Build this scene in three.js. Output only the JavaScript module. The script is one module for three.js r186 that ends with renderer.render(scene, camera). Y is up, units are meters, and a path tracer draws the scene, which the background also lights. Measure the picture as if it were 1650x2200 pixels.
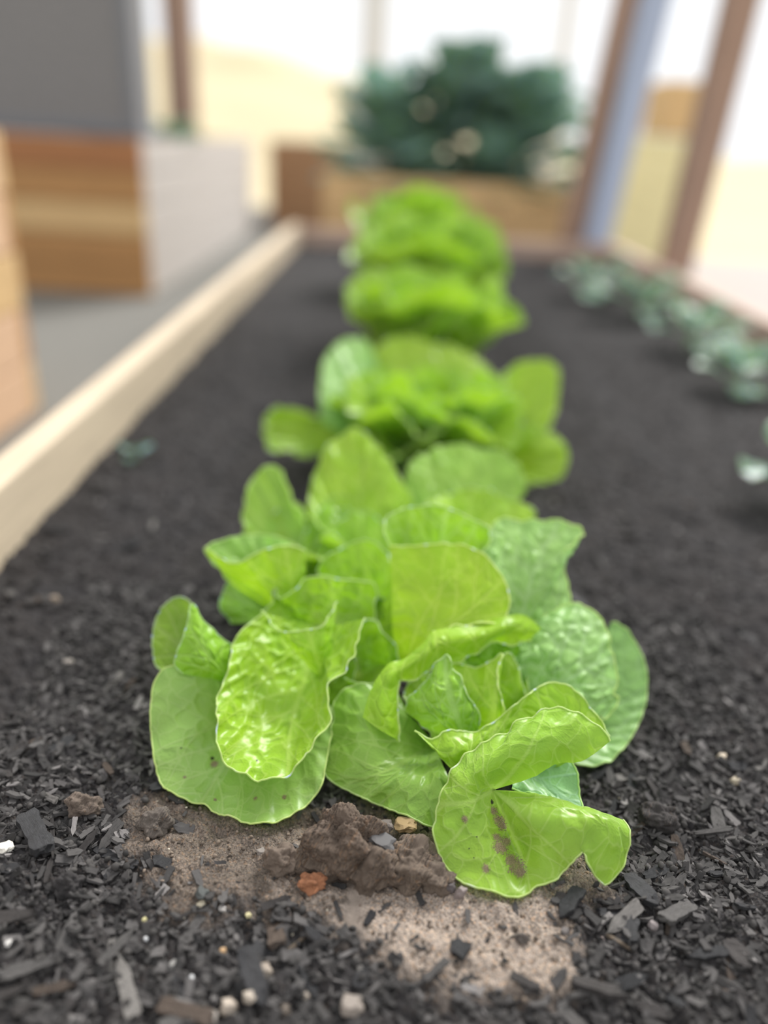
import * as THREE from 'three';
import { mergeGeometries, mergeVertices } from 'three/addons/utils/BufferGeometryUtils.js';
import { RoundedBoxGeometry } from 'three/addons/geometries/RoundedBoxGeometry.js';
import { createNoise2D, createNoise3D } from 'simplex-noise';

// ---------------------------------------------------------------- camera, sky, sun, exposure
const renderer = new THREE.WebGLRenderer({ antialias: true });
renderer.toneMapping = THREE.LinearToneMapping;
renderer.toneMappingExposure = 1.14;
renderer.shadowMap.enabled = true;
renderer.shadowMap.type = THREE.PCFSoftShadowMap;
const scene = new THREE.Scene();
const camera = new THREE.PerspectiveCamera(67.38, 0.75, 0.01, 300);
camera.position.set(0, 0.39, 0);
camera.rotation.order = 'YXZ';
camera.rotation.set(-Math.atan(800.2 / 1650), -0.0115, THREE.MathUtils.degToRad(3.5));
camera.focus = 0.468;
camera.userData.fStop = 1.38;
{ // an even white overcast, a little brighter overhead
  const W = 64, H = 32, d = new Float32Array(W * H * 4);
  for (let y = 0; y < H; y++) {
    const e = Math.max(0, Math.sin(((y + 0.5) / H - 0.5) * Math.PI)), L = 1.0 + 0.15 * e;
    for (let x = 0; x < W; x++) d.set([L * 0.985, L, L * 1.02, 1], (y * W + x) * 4);
  }
  const sky = new THREE.DataTexture(d, W, H, THREE.RGBAFormat, THREE.FloatType);
  sky.mapping = THREE.EquirectangularReflectionMapping; sky.magFilter = THREE.LinearFilter; sky.needsUpdate = true;
  scene.background = sky; scene.environment = sky;
}
const sun = new THREE.DirectionalLight(new THREE.Color(1, 0.975, 0.94), 4.2);   // veiled by cloud: a wide soft sun
sun.position.set(1.7, 2.9, -3.6); sun.target.position.set(0, 0, -0.8);
sun.castShadow = true; sun.shadow.radius = 40; sun.shadow.mapSize.set(2048, 2048);
Object.assign(sun.shadow.camera, { left: -4, right: 4, top: 4, bottom: -4, near: 0.1, far: 14 });
scene.add(sun, sun.target);

// ---------------------------------------------------------------- helpers
let seed = 7;
const rnd = () => { seed = (seed + 0x6d2b79f5) | 0; let t = Math.imul(seed ^ (seed >>> 15), 1 | seed); t = (t + Math.imul(t ^ (t >>> 7), 61 | t)) ^ t; return ((t ^ (t >>> 14)) >>> 0) / 4294967296; };
const rr = (a, b) => a + (b - a) * rnd();
const n2 = createNoise2D(rnd), n3 = createNoise3D(rnd);
const lerp = THREE.MathUtils.lerp, clamp = THREE.MathUtils.clamp, sstep = THREE.MathUtils.smoothstep;
const V = (x, y, z) => new THREE.Vector3(x, y, z);
const fbm = (x, y, o = 4) => { let s = 0, a = 0.5; for (let i = 0; i < o; i++) { s += a * n2(x, y); x *= 2.03; y *= 2.03; a *= 0.5; } return s; };
const used = {};
const numbered = (n) => { const k = used[n] = (used[n] ?? -1) + 1; return k ? `${n}_${String(k).padStart(3, '0')}` : n; };
const shade = (o) => { o.castShadow = true; o.receiveShadow = true; return o; };
function tag(o, label, category, group, kind) {
  o.userData.label = label; if (category) o.userData.category = category;
  if (group) o.userData.group = group; if (kind) o.userData.kind = kind;
  return o;
}
function thing(name, label, category, pos = [0, 0, 0], group) {
  const o = new THREE.Group(); o.name = numbered(name); o.position.set(...pos); scene.add(o);
  return tag(o, label, category, group);
}
function part(name, geo, mat, parent, pos) {
  const m = shade(new THREE.Mesh(geo, mat)); m.name = name; if (pos) m.position.set(...pos);
  parent.add(m); return m;
}
function single(name, geo, mat, label, category, group, kind) {
  const m = shade(new THREE.Mesh(geo, mat)); m.name = numbered(name); scene.add(m);
  return tag(m, label, category, group, kind);
}
const lin = (r, g, b) => new THREE.Color().setRGB(r, g, b);
function dataTex(w, h, fn, srgb = true, repeat = true) {
  const d = new Uint8Array(w * h * 4), enc = (v) => { v = clamp(v, 0, 1); return Math.round(255 * (srgb ? (v <= 0.0031308 ? 12.92 * v : 1.055 * v ** (1 / 2.4) - 0.055) : v)); };
  for (let y = 0; y < h; y++) for (let x = 0; x < w; x++) { const c = fn(x, y); const i = (y * w + x) * 4; d[i] = enc(c[0]); d[i + 1] = enc(c[1]); d[i + 2] = enc(c[2]); d[i + 3] = 255; }
  const t = new THREE.DataTexture(d, w, h); t.magFilter = THREE.LinearFilter; t.minFilter = THREE.LinearMipmapLinearFilter; t.generateMipmaps = true;
  if (repeat) t.wrapS = t.wrapT = THREE.RepeatWrapping;
  if (srgb) t.colorSpace = THREE.SRGBColorSpace; t.needsUpdate = true; return t;
}

// Leaf surfaces measured for each plant: every spoke runs from the leaf base to its margin, in tenths of a millimetre from the plant's foot.
const PLANTS = {
  B: { base: [0.0724, 0, -0.4084], leaves: [
    { tex: "gritty", blister: 0.6, tint: [1, 1, 1],
      spokes: [[93,311,543,350,410,509,478,477,467,644,480,434,817,598,368], [93,311,543,341,478,509,480,569,456,635,581,396,764,649,320], [93,311,543,250,501,519,387,617,454,528,679,347,626,704,247], [93,311,543,174,524,529,271,631,457,368,684,343,450,710,220], [93,311,543,103,502,550,155,600,493,208,637,386,261,647,271], [93,311,543,31,488,579,42,557,534,63,566,463,93,563,376], [93,311,543,-25,449,619,-66,505,603,-83,497,540,-87,492,464], [93,311,543,-67,394,679,-140,418,689,-180,413,668,-220,393,622], [93,311,543,-51,335,730,-151,324,779,-218,295,792,-268,241,784], [93,311,543,-21,282,767,-119,230,847,-187,194,886,-239,155,915], [93,311,543,20,251,805,-37,186,902,-77,123,966,-117,79,1020], [93,311,543,69,208,781,61,158,906,68,91,994,76,65,1077], [93,311,543,119,196,733,153,138,850,179,80,978,203,65,1094], [93,311,543,153,178,697,200,103,801,243,65,937,275,65,1062], [93,311,543,169,184,683,226,100,780,281,65,903,323,65,1031], [93,311,543,200,243,710,281,199,811,365,155,911,445,107,990], [93,311,543,246,310,723,354,314,823,473,283,872,585,226,901], [93,311,543,300,339,710,436,360,790,555,316,846,615,188,942], [93,311,543,331,350,683,496,376,749,679,340,825,738,84,1005], [93,311,543,336,352,648,536,364,700,777,341,792,855,177,906], [93,311,543,315,345,607,550,346,643,790,320,724,881,272,793], [93,311,543,239,329,558,462,333,592,726,294,659,869,273,704]] },
    { blister: 0.7, tint: [1.05, 1.03, 1],
      spokes: [[115,160,283,-132,277,357,-262,414,333,-397,485,242], [115,160,283,-107,308,387,-204,404,372,-288,463,287], [115,160,283,-65,325,401,-138,432,359,-180,490,231], [115,160,283,-5,329,389,-12,435,337,28,491,199], [115,160,283,88,317,362,127,433,295,193,566,120], [115,160,283,196,328,325,267,473,222,349,652,25], [115,160,283,292,311,301,396,494,191,438,690,-26], [115,160,283,387,302,284,512,520,168,542,709,-45], [115,160,283,478,307,283,626,506,188,676,668,-1], [115,160,283,548,325,297,722,505,223,812,563,118], [115,160,283,559,327,318,726,472,272,864,502,226]] },
    { blister: 1.2, tint: [0.86, 0.93, 1.4],
      spokes: [[8,198,52,-164,295,103,-344,402,83,-460,430,-10], [8,198,52,-174,393,122,-352,522,58,-413,537,-62], [8,198,52,-131,437,124,-280,610,16,-285,674,-149], [8,198,52,-85,439,123,-174,643,1,-206,775,-197], [8,198,52,-53,434,115,-95,620,13,-153,749,-139], [8,198,52,-20,415,113,-43,554,24,-99,665,-76], [8,198,52,-1,388,104,-5,487,34,-23,567,-5], [8,198,52,19,348,102,30,418,68,38,479,50], [8,198,52,17,311,98,33,348,80,43,405,75]] },
    { blister: 0.5, tint: [1.1, 1.05, 0.8],
      spokes: [[135,134,-26,-28,305,-33,-120,518,-160,-178,662,-342], [135,134,-26,17,321,-18,-41,506,-131,-53,610,-315], [135,134,-26,65,324,-19,54,518,-124,59,614,-293], [135,134,-26,111,333,-12,114,534,-109,149,684,-293], [135,134,-26,150,342,-5,162,550,-94,202,734,-295], [135,134,-26,167,343,17,182,478,-37,166,666,-173], [135,134,-26,179,336,32,196,422,13,201,520,-46], [135,134,-26,177,286,45,201,358,32,216,430,-2]] },
    { blister: 0.6, tint: [1, 1, 0.9],
      spokes: [[334,65,-190,276,198,-178,225,400,-232,191,588,-302], [334,65,-190,292,213,-185,258,425,-255,221,678,-367], [334,65,-190,318,215,-186,311,415,-272,290,670,-384], [334,65,-190,344,195,-187,356,374,-274,346,574,-360], [334,65,-190,368,181,-180,394,325,-261,388,472,-310], [334,65,-190,383,167,-173,416,273,-224,430,392,-248]] },
    { blister: 2.2, ruffle: 3, tint: [0.85, 0.95, 1],
      spokes: [[196,182,-494,-30,455,-405,-129,542,-416,-191,583,-448], [196,182,-494,37,468,-453,-29,563,-489,-70,608,-537], [196,182,-494,81,500,-493,35,612,-548,9,669,-610], [196,182,-494,122,513,-511,97,630,-575,85,692,-642], [196,182,-494,181,516,-536,185,636,-613,192,700,-689], [196,182,-494,227,505,-530,254,620,-605,277,680,-679], [196,182,-494,241,472,-490,275,570,-544,302,618,-604], [196,182,-494,277,460,-496,329,553,-553,369,597,-615], [196,182,-494,289,406,-445,346,470,-476,389,496,-521]] },
    { blister: 0.45, tint: [1.2, 1.1, 0.8],
      spokes: [[-498,391,-525,-555,641,-669,-574,888,-856,-604,1128,-1040], [-498,391,-525,-471,680,-620,-417,928,-807,-405,1155,-1028], [-498,391,-525,-399,706,-588,-275,937,-743,-196,1183,-1017], [-498,391,-525,-338,706,-565,-175,923,-679,-28,1214,-963], [-498,391,-525,-299,710,-533,-83,910,-616,109,1176,-877], [-498,391,-525,-266,709,-510,-11,894,-574,220,1086,-765], [-498,391,-525,-266,699,-494,22,865,-538,272,984,-648], [-498,391,-525,-267,696,-470,22,843,-505,250,898,-551], [-498,391,-525,-301,691,-446,-46,830,-477,171,857,-488], [-498,391,-525,-366,669,-414,-242,777,-431,-98,838,-448], [-498,391,-525,-404,637,-388,-333,736,-391,-280,816,-395]] },
    { blister: 0.5, tint: [1.05, 1.03, 0.8],
      spokes: [[513,791,-552,474,764,-517,440,717,-517], [390,869,-591,347,810,-496,308,695,-463], [248,886,-545,219,849,-439,184,723,-434], [92,843,-482,77,823,-373,60,681,-370], [-100,844,-440,-105,808,-323,-88,638,-318], [-271,828,-390,-251,794,-273,-231,634,-273], [-345,780,-312,-346,744,-206,-344,601,-203], [-475,692,-237,-475,681,-154,-449,574,-146], [-571,686,-191,-556,662,-90,-501,588,-109], [-652,630,-98,-603,573,8,-519,510,-38], [-705,546,-3,-626,500,99,-509,412,43], [-737,443,92,-638,418,160,-487,297,143]] },
    { blister: 0.7, tint: [0.95, 1, 1.5],
      spokes: [[-218,326,-902,-431,728,-1059,-537,958,-1075,-607,1122,-1059], [-218,326,-902,-462,769,-1104,-583,1019,-1142,-662,1196,-1140], [-218,326,-902,-425,808,-1196,-530,1080,-1280,-600,1272,-1309], [-218,326,-902,-326,815,-1259,-384,1094,-1377,-424,1291,-1428], [-218,326,-902,-211,814,-1282,-214,1093,-1411,-218,1292,-1470], [-218,326,-902,-98,790,-1245,-45,1057,-1355,-14,1247,-1402], [-218,326,-902,-16,779,-1202,76,1038,-1290,133,1222,-1321], [-218,326,-902,14,757,-1142,120,1004,-1200,184,1180,-1211], [-218,326,-902,-31,716,-1055,52,941,-1070,101,1102,-1052]] },
    { tex: "pale", blister: 1.6, tint: [1, 1.04, 1.5],
      spokes: [[342,316,-668,200,718,-784,145,867,-914,112,949,-1033], [342,316,-668,213,776,-873,163,957,-1049,134,1064,-1200], [342,316,-668,241,818,-954,205,1025,-1172,185,1151,-1353], [342,316,-668,293,836,-1024,282,1057,-1278,281,1196,-1484], [342,316,-668,407,821,-1045,457,1036,-1312,498,1172,-1526], [342,316,-668,526,833,-1050,638,1054,-1318,724,1194,-1534], [342,316,-668,597,833,-1019,745,1053,-1271,857,1190,-1475], [342,316,-668,634,831,-981,801,1047,-1213,926,1181,-1403], [342,316,-668,587,795,-909,729,988,-1103,836,1104,-1267], [342,316,-668,554,747,-855,678,914,-1022,772,1010,-1166], [342,316,-668,569,671,-787,700,797,-919,799,864,-1040], [342,316,-668,577,606,-713,712,698,-808,812,741,-902]] },
    { tex: "pale", blister: 1.8, tint: [1.02, 1.05, 1.7],
      spokes: [[362,228,-347,322,487,-369,329,528,-492,345,522,-624], [362,228,-347,417,565,-454,473,648,-622,523,674,-784], [362,228,-347,510,615,-502,616,726,-694,702,773,-874], [362,228,-347,584,627,-507,728,745,-702,842,797,-884], [362,228,-347,645,619,-478,820,730,-658,957,777,-829], [362,228,-347,690,592,-428,887,687,-581,1039,721,-734], [362,228,-347,700,547,-369,901,617,-492,1056,632,-624], [362,228,-347,720,496,-320,930,539,-418,1092,535,-532], [362,228,-347,726,445,-270,938,462,-344,1101,437,-440], [362,228,-347,704,414,-231,905,415,-285,1059,378,-368], [362,228,-347,746,399,-236,968,393,-292,1137,351,-376], [362,228,-347,671,352,-159,853,321,-176,993,261,-234], [362,228,-347,597,386,-158,741,373,-175,855,325,-233], [362,228,-347,553,355,-106,674,325,-98,772,266,-139]] },
    { tex: "pale", blister: 0.6, tint: [0.85, 0.96, 1.4],
      spokes: [[553,65,-354,821,216,-546,962,323,-663,1061,389,-751], [553,65,-354,860,262,-629,1022,394,-788,1136,480,-905], [553,65,-354,887,314,-679,1064,476,-864,1189,581,-998], [553,65,-354,935,306,-650,1136,462,-820,1277,563,-944], [553,65,-354,987,253,-574,1214,379,-706,1371,459,-803], [553,65,-354,1008,195,-485,1241,289,-570,1403,346,-637], [553,65,-354,986,127,-391,1206,186,-430,1357,219,-465], [553,65,-354,928,68,-290,1115,97,-278,1243,109,-279], [553,65,-354,857,65,-205,1008,65,-153,1111,65,-127], [553,65,-354,775,65,-140,885,65,-56,960,65,-9], [553,65,-354,677,65,-124,741,65,-33,784,65,19], [553,65,-354,605,65,-147,634,65,-67,656,65,-23]] },
    { tex: "pale", blister: 0.5, tint: [0.9, 1.06, 2.2],
      spokes: [[293,253,240,247,295,410,232,292,467,225,280,493], [293,253,240,377,277,433,423,266,500,457,248,534], [293,253,240,472,249,472,563,226,557,625,199,603], [293,253,240,496,259,443,598,239,515,669,215,552], [293,253,240,490,283,370,592,274,407,664,256,420], [293,253,240,472,308,284,567,310,280,635,301,265], [293,253,240,404,317,230,467,325,198,512,319,166]] },
    { tex: "pale", blister: 0.7, tint: [0.9, 0.95, 0.7],
      spokes: [[-217,94,-67,-380,301,-80,-518,437,-236], [-217,94,-67,-515,398,-29,-779,476,-192], [-217,94,-67,-640,396,49,-928,415,-119], [-217,94,-67,-651,353,136,-939,296,27], [-217,94,-67,-646,291,222,-976,195,165], [-217,94,-67,-610,233,306,-952,99,289], [-217,94,-67,-534,228,365,-782,84,399], [-217,94,-67,-444,228,410,-554,98,528], [-217,94,-67,-370,228,445,-433,117,598], [-217,94,-67,-284,248,458,-253,121,676], [-217,94,-67,-224,263,429,-176,174,607], [-217,94,-67,-186,243,306,-122,213,432]] },
  ] },
  A: { base: [-0.0434, 0, -0.4228], leaves: [
    { tex: "specked", blister: 0.7, tint: [1, 1, 1],
      spokes: [[-278,187,-315,-561,454,-115,-704,532,-78,-804,563,-81], [-278,187,-315,-637,450,-90,-814,527,-41,-937,557,-35], [-278,187,-315,-679,410,-46,-875,469,23,-1010,486,43], [-278,187,-315,-678,319,47,-871,336,160,-1003,326,210], [-278,187,-315,-652,239,135,-829,222,289,-950,189,366], [-278,187,-315,-607,162,228,-760,114,424,-865,65,528], [-278,187,-315,-526,122,291,-641,65,516,-720,65,638], [-278,187,-315,-444,117,313,-523,65,548,-577,65,676], [-278,187,-315,-350,93,362,-386,65,619,-413,65,761], [-278,187,-315,-260,88,390,-257,65,659,-259,65,809], [-278,187,-315,-182,92,395,-146,65,666,-127,65,818], [-278,187,-315,-119,116,360,-56,65,615,-19,65,757], [-278,187,-315,-65,149,314,22,100,549,75,65,678], [-278,187,-315,-5,191,239,109,157,441,180,115,548], [-278,187,-315,3,235,157,122,217,321,197,184,404], [-278,187,-315,13,295,30,139,300,135,220,282,179]] },
    { blister: 0.8, ruffle: 0.4, tint: [0.85, 0.95, 1],
      spokes: [[-471,321,-159,-653,475,-36,-828,535,-1], [-471,321,-159,-680,551,-29,-889,598,-32], [-471,321,-159,-685,623,-64,-853,715,-132], [-471,321,-159,-675,649,-99,-831,815,-236], [-471,321,-159,-658,655,-124,-823,890,-328], [-471,321,-159,-640,627,-154,-744,746,-324], [-471,321,-159,-598,584,-177,-641,642,-317], [-471,321,-159,-554,497,-190,-554,560,-321]] },
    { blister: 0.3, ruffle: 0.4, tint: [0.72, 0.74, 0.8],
      spokes: [[-601,321,-227,-833,395,-171,-948,420,-157,-1027,433,-153], [-601,321,-227,-862,404,-200,-992,434,-200,-1080,450,-207], [-601,321,-227,-886,466,-267,-1029,526,-300,-1126,561,-328], [-601,321,-227,-882,529,-334,-1025,622,-401,-1122,679,-452], [-601,321,-227,-853,565,-375,-982,676,-463,-1070,746,-528], [-601,321,-227,-809,586,-397,-916,708,-496,-990,786,-569], [-601,321,-227,-765,583,-383,-849,703,-475,-908,780,-542], [-601,321,-227,-738,564,-362,-810,674,-442,-859,744,-502]] },
    { tex: "marked", blister: 1.4, ruffle: 1.5, tint: [1.05, 1.03, 0.9],
      spokes: [[66,519,-649,-173,607,-607,-286,659,-571,-359,698,-541], [66,519,-649,-253,590,-490,-399,636,-397,-492,671,-329], [66,519,-649,-273,563,-391,-425,598,-251,-520,627,-153], [66,519,-649,-279,518,-266,-428,538,-67,-520,559,69], [66,519,-649,-297,470,-163,-450,474,82,-541,489,248], [66,519,-649,-284,413,-80,-429,397,202,-515,400,391], [66,519,-649,-259,366,-2,-390,335,314,-466,332,524], [66,519,-649,-202,331,46,-308,289,383,-369,281,606], [66,519,-649,-132,314,68,-209,266,413,-252,255,642], [66,519,-649,-75,310,70,-129,261,417,-158,250,646], [66,519,-649,-1,326,51,-25,282,389,-37,273,613], [66,519,-649,63,372,-7,66,343,306,69,341,515], [66,519,-649,122,440,-95,149,434,181,166,445,366], [66,519,-649,138,494,-170,172,509,72,193,529,236], [66,519,-649,131,552,-241,161,589,-31,181,622,113], [66,519,-649,192,587,-294,249,637,-108,286,677,21], [66,519,-649,236,635,-384,314,704,-240,364,755,-138], [66,519,-649,256,694,-485,344,789,-390,401,855,-319]] },
    { blister: 0.9, tint: [1, 1, 0.75],
      spokes: [[144,342,-185,-122,626,-277,-258,735,-366,-352,795,-444], [144,342,-185,-72,601,-210,-181,696,-264,-257,746,-318], [144,342,-185,-20,596,-182,-103,688,-223,-161,735,-268], [144,342,-185,58,615,-178,13,716,-217,-19,769,-261], [144,342,-185,119,623,-194,104,728,-240,93,785,-289], [144,342,-185,144,644,-240,141,760,-310,138,825,-375], [144,342,-185,171,662,-310,181,789,-415,187,863,-504]] },
    { blister: 1.6, tint: [1, 1.02, 0.9],
      spokes: [[218,374,-566,-119,486,-636,-278,571,-627,-380,640,-602], [218,374,-566,-82,510,-708,-226,607,-735,-318,684,-734], [218,374,-566,-78,557,-743,-221,678,-787,-312,770,-797], [218,374,-566,-43,538,-709,-167,648,-736,-247,734,-735], [218,374,-566,5,563,-721,-96,686,-754,-161,780,-756], [218,374,-566,50,593,-759,-30,731,-811,-81,834,-826], [218,374,-566,118,604,-776,71,749,-836,41,856,-857], [218,374,-566,177,593,-782,159,731,-845,148,835,-869], [218,374,-566,276,576,-792,307,708,-860,328,807,-886], [218,374,-566,353,566,-786,421,693,-851,466,789,-876], [218,374,-566,357,433,-678,427,494,-690,473,546,-680]] },
    { blister: 0.6, tint: [1.05, 1.03, 0.75],
      spokes: [[-93,402,-805,-398,576,-838,-553,637,-890,-660,668,-941], [-93,402,-805,-522,722,-892,-738,854,-971,-886,934,-1039], [-93,402,-805,-442,720,-816,-615,849,-857,-734,926,-900], [-93,402,-805,-359,730,-790,-491,864,-817,-581,943,-851], [-93,402,-805,-283,773,-810,-378,928,-847,-444,1021,-888], [-93,402,-805,-198,792,-837,-253,957,-887,-291,1057,-936], [-93,402,-805,-121,783,-856,-139,944,-916,-152,1042,-972], [-93,402,-805,-85,736,-869,-85,875,-936,-86,958,-997], [-93,402,-805,-139,697,-839,-165,817,-891,-184,888,-942], [-93,402,-805,-193,662,-798,-245,763,-830,-282,821,-867], [-93,402,-805,-215,624,-767,-278,707,-784,-322,752,-811]] },
    { tex: "pale", blister: 0.7, tint: [0.9, 1, 1],
      spokes: [[-310,446,-1052,-602,616,-1079,-739,713,-1070,-826,782,-1054], [-310,446,-1052,-640,694,-1093,-793,828,-1090,-892,921,-1078], [-310,446,-1052,-576,692,-1177,-702,827,-1216,-783,921,-1232], [-310,446,-1052,-481,689,-1235,-562,823,-1304,-615,918,-1340], [-310,446,-1052,-379,680,-1254,-410,810,-1332,-429,902,-1374], [-310,446,-1052,-277,684,-1200,-258,814,-1251,-244,907,-1274]] },
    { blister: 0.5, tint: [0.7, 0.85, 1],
      spokes: [[-253,386,-911,-457,445,-786,-565,434,-782,-642,410,-805], [-253,386,-911,-516,493,-834,-654,505,-854,-752,497,-893], [-253,386,-911,-507,566,-906,-641,615,-962,-737,633,-1025], [-253,386,-911,-441,579,-948,-543,636,-1026,-616,659,-1103], [-253,386,-911,-357,547,-932,-417,588,-1001,-462,600,-1073]] },
    { blister: 1.3, tint: [0.95, 1, 0.8],
      spokes: [[482,126,-454,247,265,-699,131,378,-763,55,471,-782], [482,126,-454,220,418,-895,86,613,-1060,-2,761,-1145], [482,126,-454,306,481,-956,216,710,-1151,156,881,-1257], [482,126,-454,406,524,-975,367,774,-1180,341,959,-1293], [482,126,-454,500,511,-937,509,753,-1123,515,931,-1222], [482,126,-454,556,463,-791,592,674,-901,615,830,-949], [482,126,-454,577,334,-667,623,480,-716,652,593,-723], [482,126,-454,586,208,-545,635,292,-533,666,365,-501]] },
    { blister: 0.9, tint: [0.9, 0.95, 0.8],
      spokes: [[486,169,-241,368,276,-256,312,368,-215,276,444,-166], [486,169,-241,425,271,-241,395,360,-192,377,435,-138], [486,169,-241,482,256,-233,479,338,-180,478,408,-124], [486,169,-241,550,284,-295,580,379,-272,599,457,-235], [486,169,-241,573,334,-368,614,453,-380,641,547,-367], [486,169,-241,458,400,-487,444,554,-559,434,671,-585], [486,169,-241,375,357,-442,320,489,-492,285,592,-504]] },
  ] },
  C: { base: [0.0007, 0, -0.6308], leaves: [
    { tex: "pale", ruffle: 3.0, blister: 1.2, tint: [0.95, 1, 0.6],
      spokes: [[-466,166,334,-771,245,317,-914,311,354,-1004,366,397], [-466,166,334,-861,367,165,-1050,493,127,-1172,586,122], [-466,166,334,-897,483,-14,-1109,669,-141,-1247,804,-207], [-466,166,334,-844,575,-119,-1031,810,-300,-1153,978,-402], [-466,166,334,-760,605,-157,-904,856,-357,-999,1035,-472], [-466,166,334,-690,544,-78,-798,762,-238,-869,918,-325], [-466,166,334,-620,455,3,-694,628,-116,-741,753,-176], [-466,166,334,-539,315,133,-571,416,79,-591,494,62]] },
    { ruffle: 3.0, blister: 1.8, tint: [1.15, 1.12, 1],
      spokes: [[-49,110,32,-380,499,-27,-547,639,-147,-663,714,-268], [-49,110,32,-356,599,-259,-515,798,-498,-627,919,-700], [-49,110,32,-283,689,-393,-407,941,-702,-495,1101,-954], [-49,110,32,-170,757,-456,-234,1047,-798,-280,1235,-1072], [-49,110,32,-67,735,-382,-77,1009,-686,-84,1183,-933], [-49,110,32,44,653,-256,91,879,-493,123,1017,-695], [-49,110,32,165,525,-94,272,680,-249,347,767,-393]] },
    { ruffle: 3.0, blister: 2.0, tint: [0.95, 1, 0.8],
      spokes: [[-115,115,529,-364,335,478,-490,406,393,-578,439,311], [-115,115,529,-299,426,312,-394,548,143,-461,618,4], [-115,115,529,-166,493,251,-193,650,51,-213,745,-111], [-115,115,529,-45,498,280,-10,657,95,14,752,-56], [-115,115,529,29,441,370,101,567,231,151,640,111], [-115,115,529,34,345,539,106,420,485,155,455,423]] },
    { ruffle: 3.0, blister: 1.6, tint: [0.9, 0.97, 0.85],
      spokes: [[-426,142,290,-535,253,394,-592,279,400,-631,286,385], [-426,142,290,-545,406,197,-608,509,106,-652,568,25], [-426,142,290,-479,483,38,-508,630,-134,-530,721,-270], [-426,142,290,-361,477,12,-331,622,-173,-311,712,-318], [-426,142,290,-257,416,134,-174,526,12,-119,591,-91]] },
    { ruffle: 3.0, blister: 1.6, tint: [1.1, 1.08, 1],
      spokes: [[810,160,351,507,503,187,362,648,60,265,735,-45], [810,160,351,651,560,39,576,738,-164,526,851,-321], [810,160,351,820,586,-33,831,781,-273,841,907,-455], [810,160,351,964,577,-27,1050,767,-264,1112,890,-444], [810,160,351,1090,553,-14,1241,732,-244,1348,846,-420], [810,160,351,1171,513,31,1363,669,-176,1499,767,-335], [810,160,351,1180,444,101,1376,563,-70,1514,635,-204]] },
    { tex: "pale", ruffle: 3.0, blister: 2.0, tint: [0.98, 1.05, 0.7],
      spokes: [[812,65,-153,485,462,-305,329,623,-457,225,717,-592], [812,65,-153,551,596,-491,426,832,-739,342,980,-941], [812,65,-153,733,662,-582,701,936,-878,681,1112,-1112], [812,65,-153,962,652,-575,1050,920,-866,1114,1092,-1098], [812,65,-153,1120,595,-509,1288,831,-766,1409,981,-973], [812,65,-153,1165,471,-424,1356,642,-636,1493,745,-814]] },
  ] },
  D: { base: [0.0534, 0, -0.9365], leaves: [
    { ruffle: 3.0, blister: 1.6, tint: [1, 1.02, 0.9],
      spokes: [[-688,323,95,-847,301,198,-922,316,314,-969,337,418], [-688,323,95,-1008,321,248,-1158,346,388,-1253,374,508], [-688,323,95,-1167,326,304,-1389,354,472,-1529,385,610], [-688,323,95,-1341,357,348,-1641,400,538,-1830,441,691], [-688,323,95,-1416,470,232,-1753,565,365,-1967,638,483], [-688,323,95,-1357,577,119,-1670,723,199,-1869,828,281], [-688,323,95,-1191,562,67,-1429,701,121,-1581,801,186], [-688,323,95,-1029,498,8,-1192,608,32,-1297,690,76], [-688,323,95,-855,506,-146,-936,621,-199,-989,707,-206]] },
    { tex: "pale", ruffle: 3.0, blister: 2.0, tint: [1, 1.12, 1.5],
      spokes: [[-562,147,-41,-965,471,175,-1159,590,185,-1290,653,150], [-562,147,-41,-990,654,-36,-1200,863,-131,-1343,990,-236], [-562,147,-41,-971,765,-334,-1178,1039,-580,-1322,1213,-789], [-562,147,-41,-850,850,-558,-999,1176,-918,-1103,1391,-1206], [-562,147,-41,-685,812,-598,-749,1122,-980,-794,1326,-1282], [-562,147,-41,-580,661,-402,-589,886,-682,-596,1029,-914]] },
    { ruffle: 3.0, blister: 2.8, tint: [1.15, 1.1, 0.9],
      spokes: [[1,145,-478,-402,466,-338,-593,573,-400,-722,627,-498], [1,145,-478,-418,688,-752,-625,915,-1022,-768,1056,-1262], [1,145,-478,-216,840,-946,-322,1153,-1316,-394,1354,-1625], [1,145,-478,69,824,-935,111,1128,-1299,143,1324,-1604], [1,145,-478,320,774,-907,492,1052,-1258,616,1230,-1553], [1,145,-478,530,677,-735,807,899,-998,1004,1035,-1232], [1,145,-478,647,517,-473,977,653,-603,1208,727,-747]] },
    { tex: "pale", ruffle: 3.0, blister: 2.4, tint: [0.8, 0.95, 0.9],
      spokes: [[44,147,188,-324,228,523,-495,229,590,-608,212,594], [44,147,188,-270,393,413,-416,473,426,-512,511,394], [44,147,188,-115,502,270,-187,636,213,-233,711,134], [44,147,188,78,552,187,101,712,89,119,805,-19], [44,147,188,307,520,205,443,665,115,539,748,14], [44,147,188,470,447,303,684,554,263,833,611,195], [44,147,188,597,307,495,869,346,548,1056,355,543]] },
    { ruffle: 3.0, blister: 1.6, tint: [1.15, 1.1, 0.8],
      spokes: [[906,201,-50,983,356,148,1029,406,180,1064,429,175], [906,201,-50,1004,599,0,1061,767,-40,1104,870,-95], [906,201,-50,1017,758,-353,1083,1014,-570,1132,1179,-744], [906,201,-50,1184,827,-445,1334,1119,-709,1441,1311,-916], [906,201,-50,1372,806,-433,1618,1089,-691,1791,1273,-894], [906,201,-50,1368,653,-206,1608,853,-349,1776,978,-473], [906,201,-50,1291,496,53,1487,614,39,1624,683,2], [906,201,-50,1121,384,197,1233,447,254,1312,479,264]] },
    { ruffle: 3.0, blister: 1.6, tint: [1.12, 1.1, 0.8],
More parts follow.
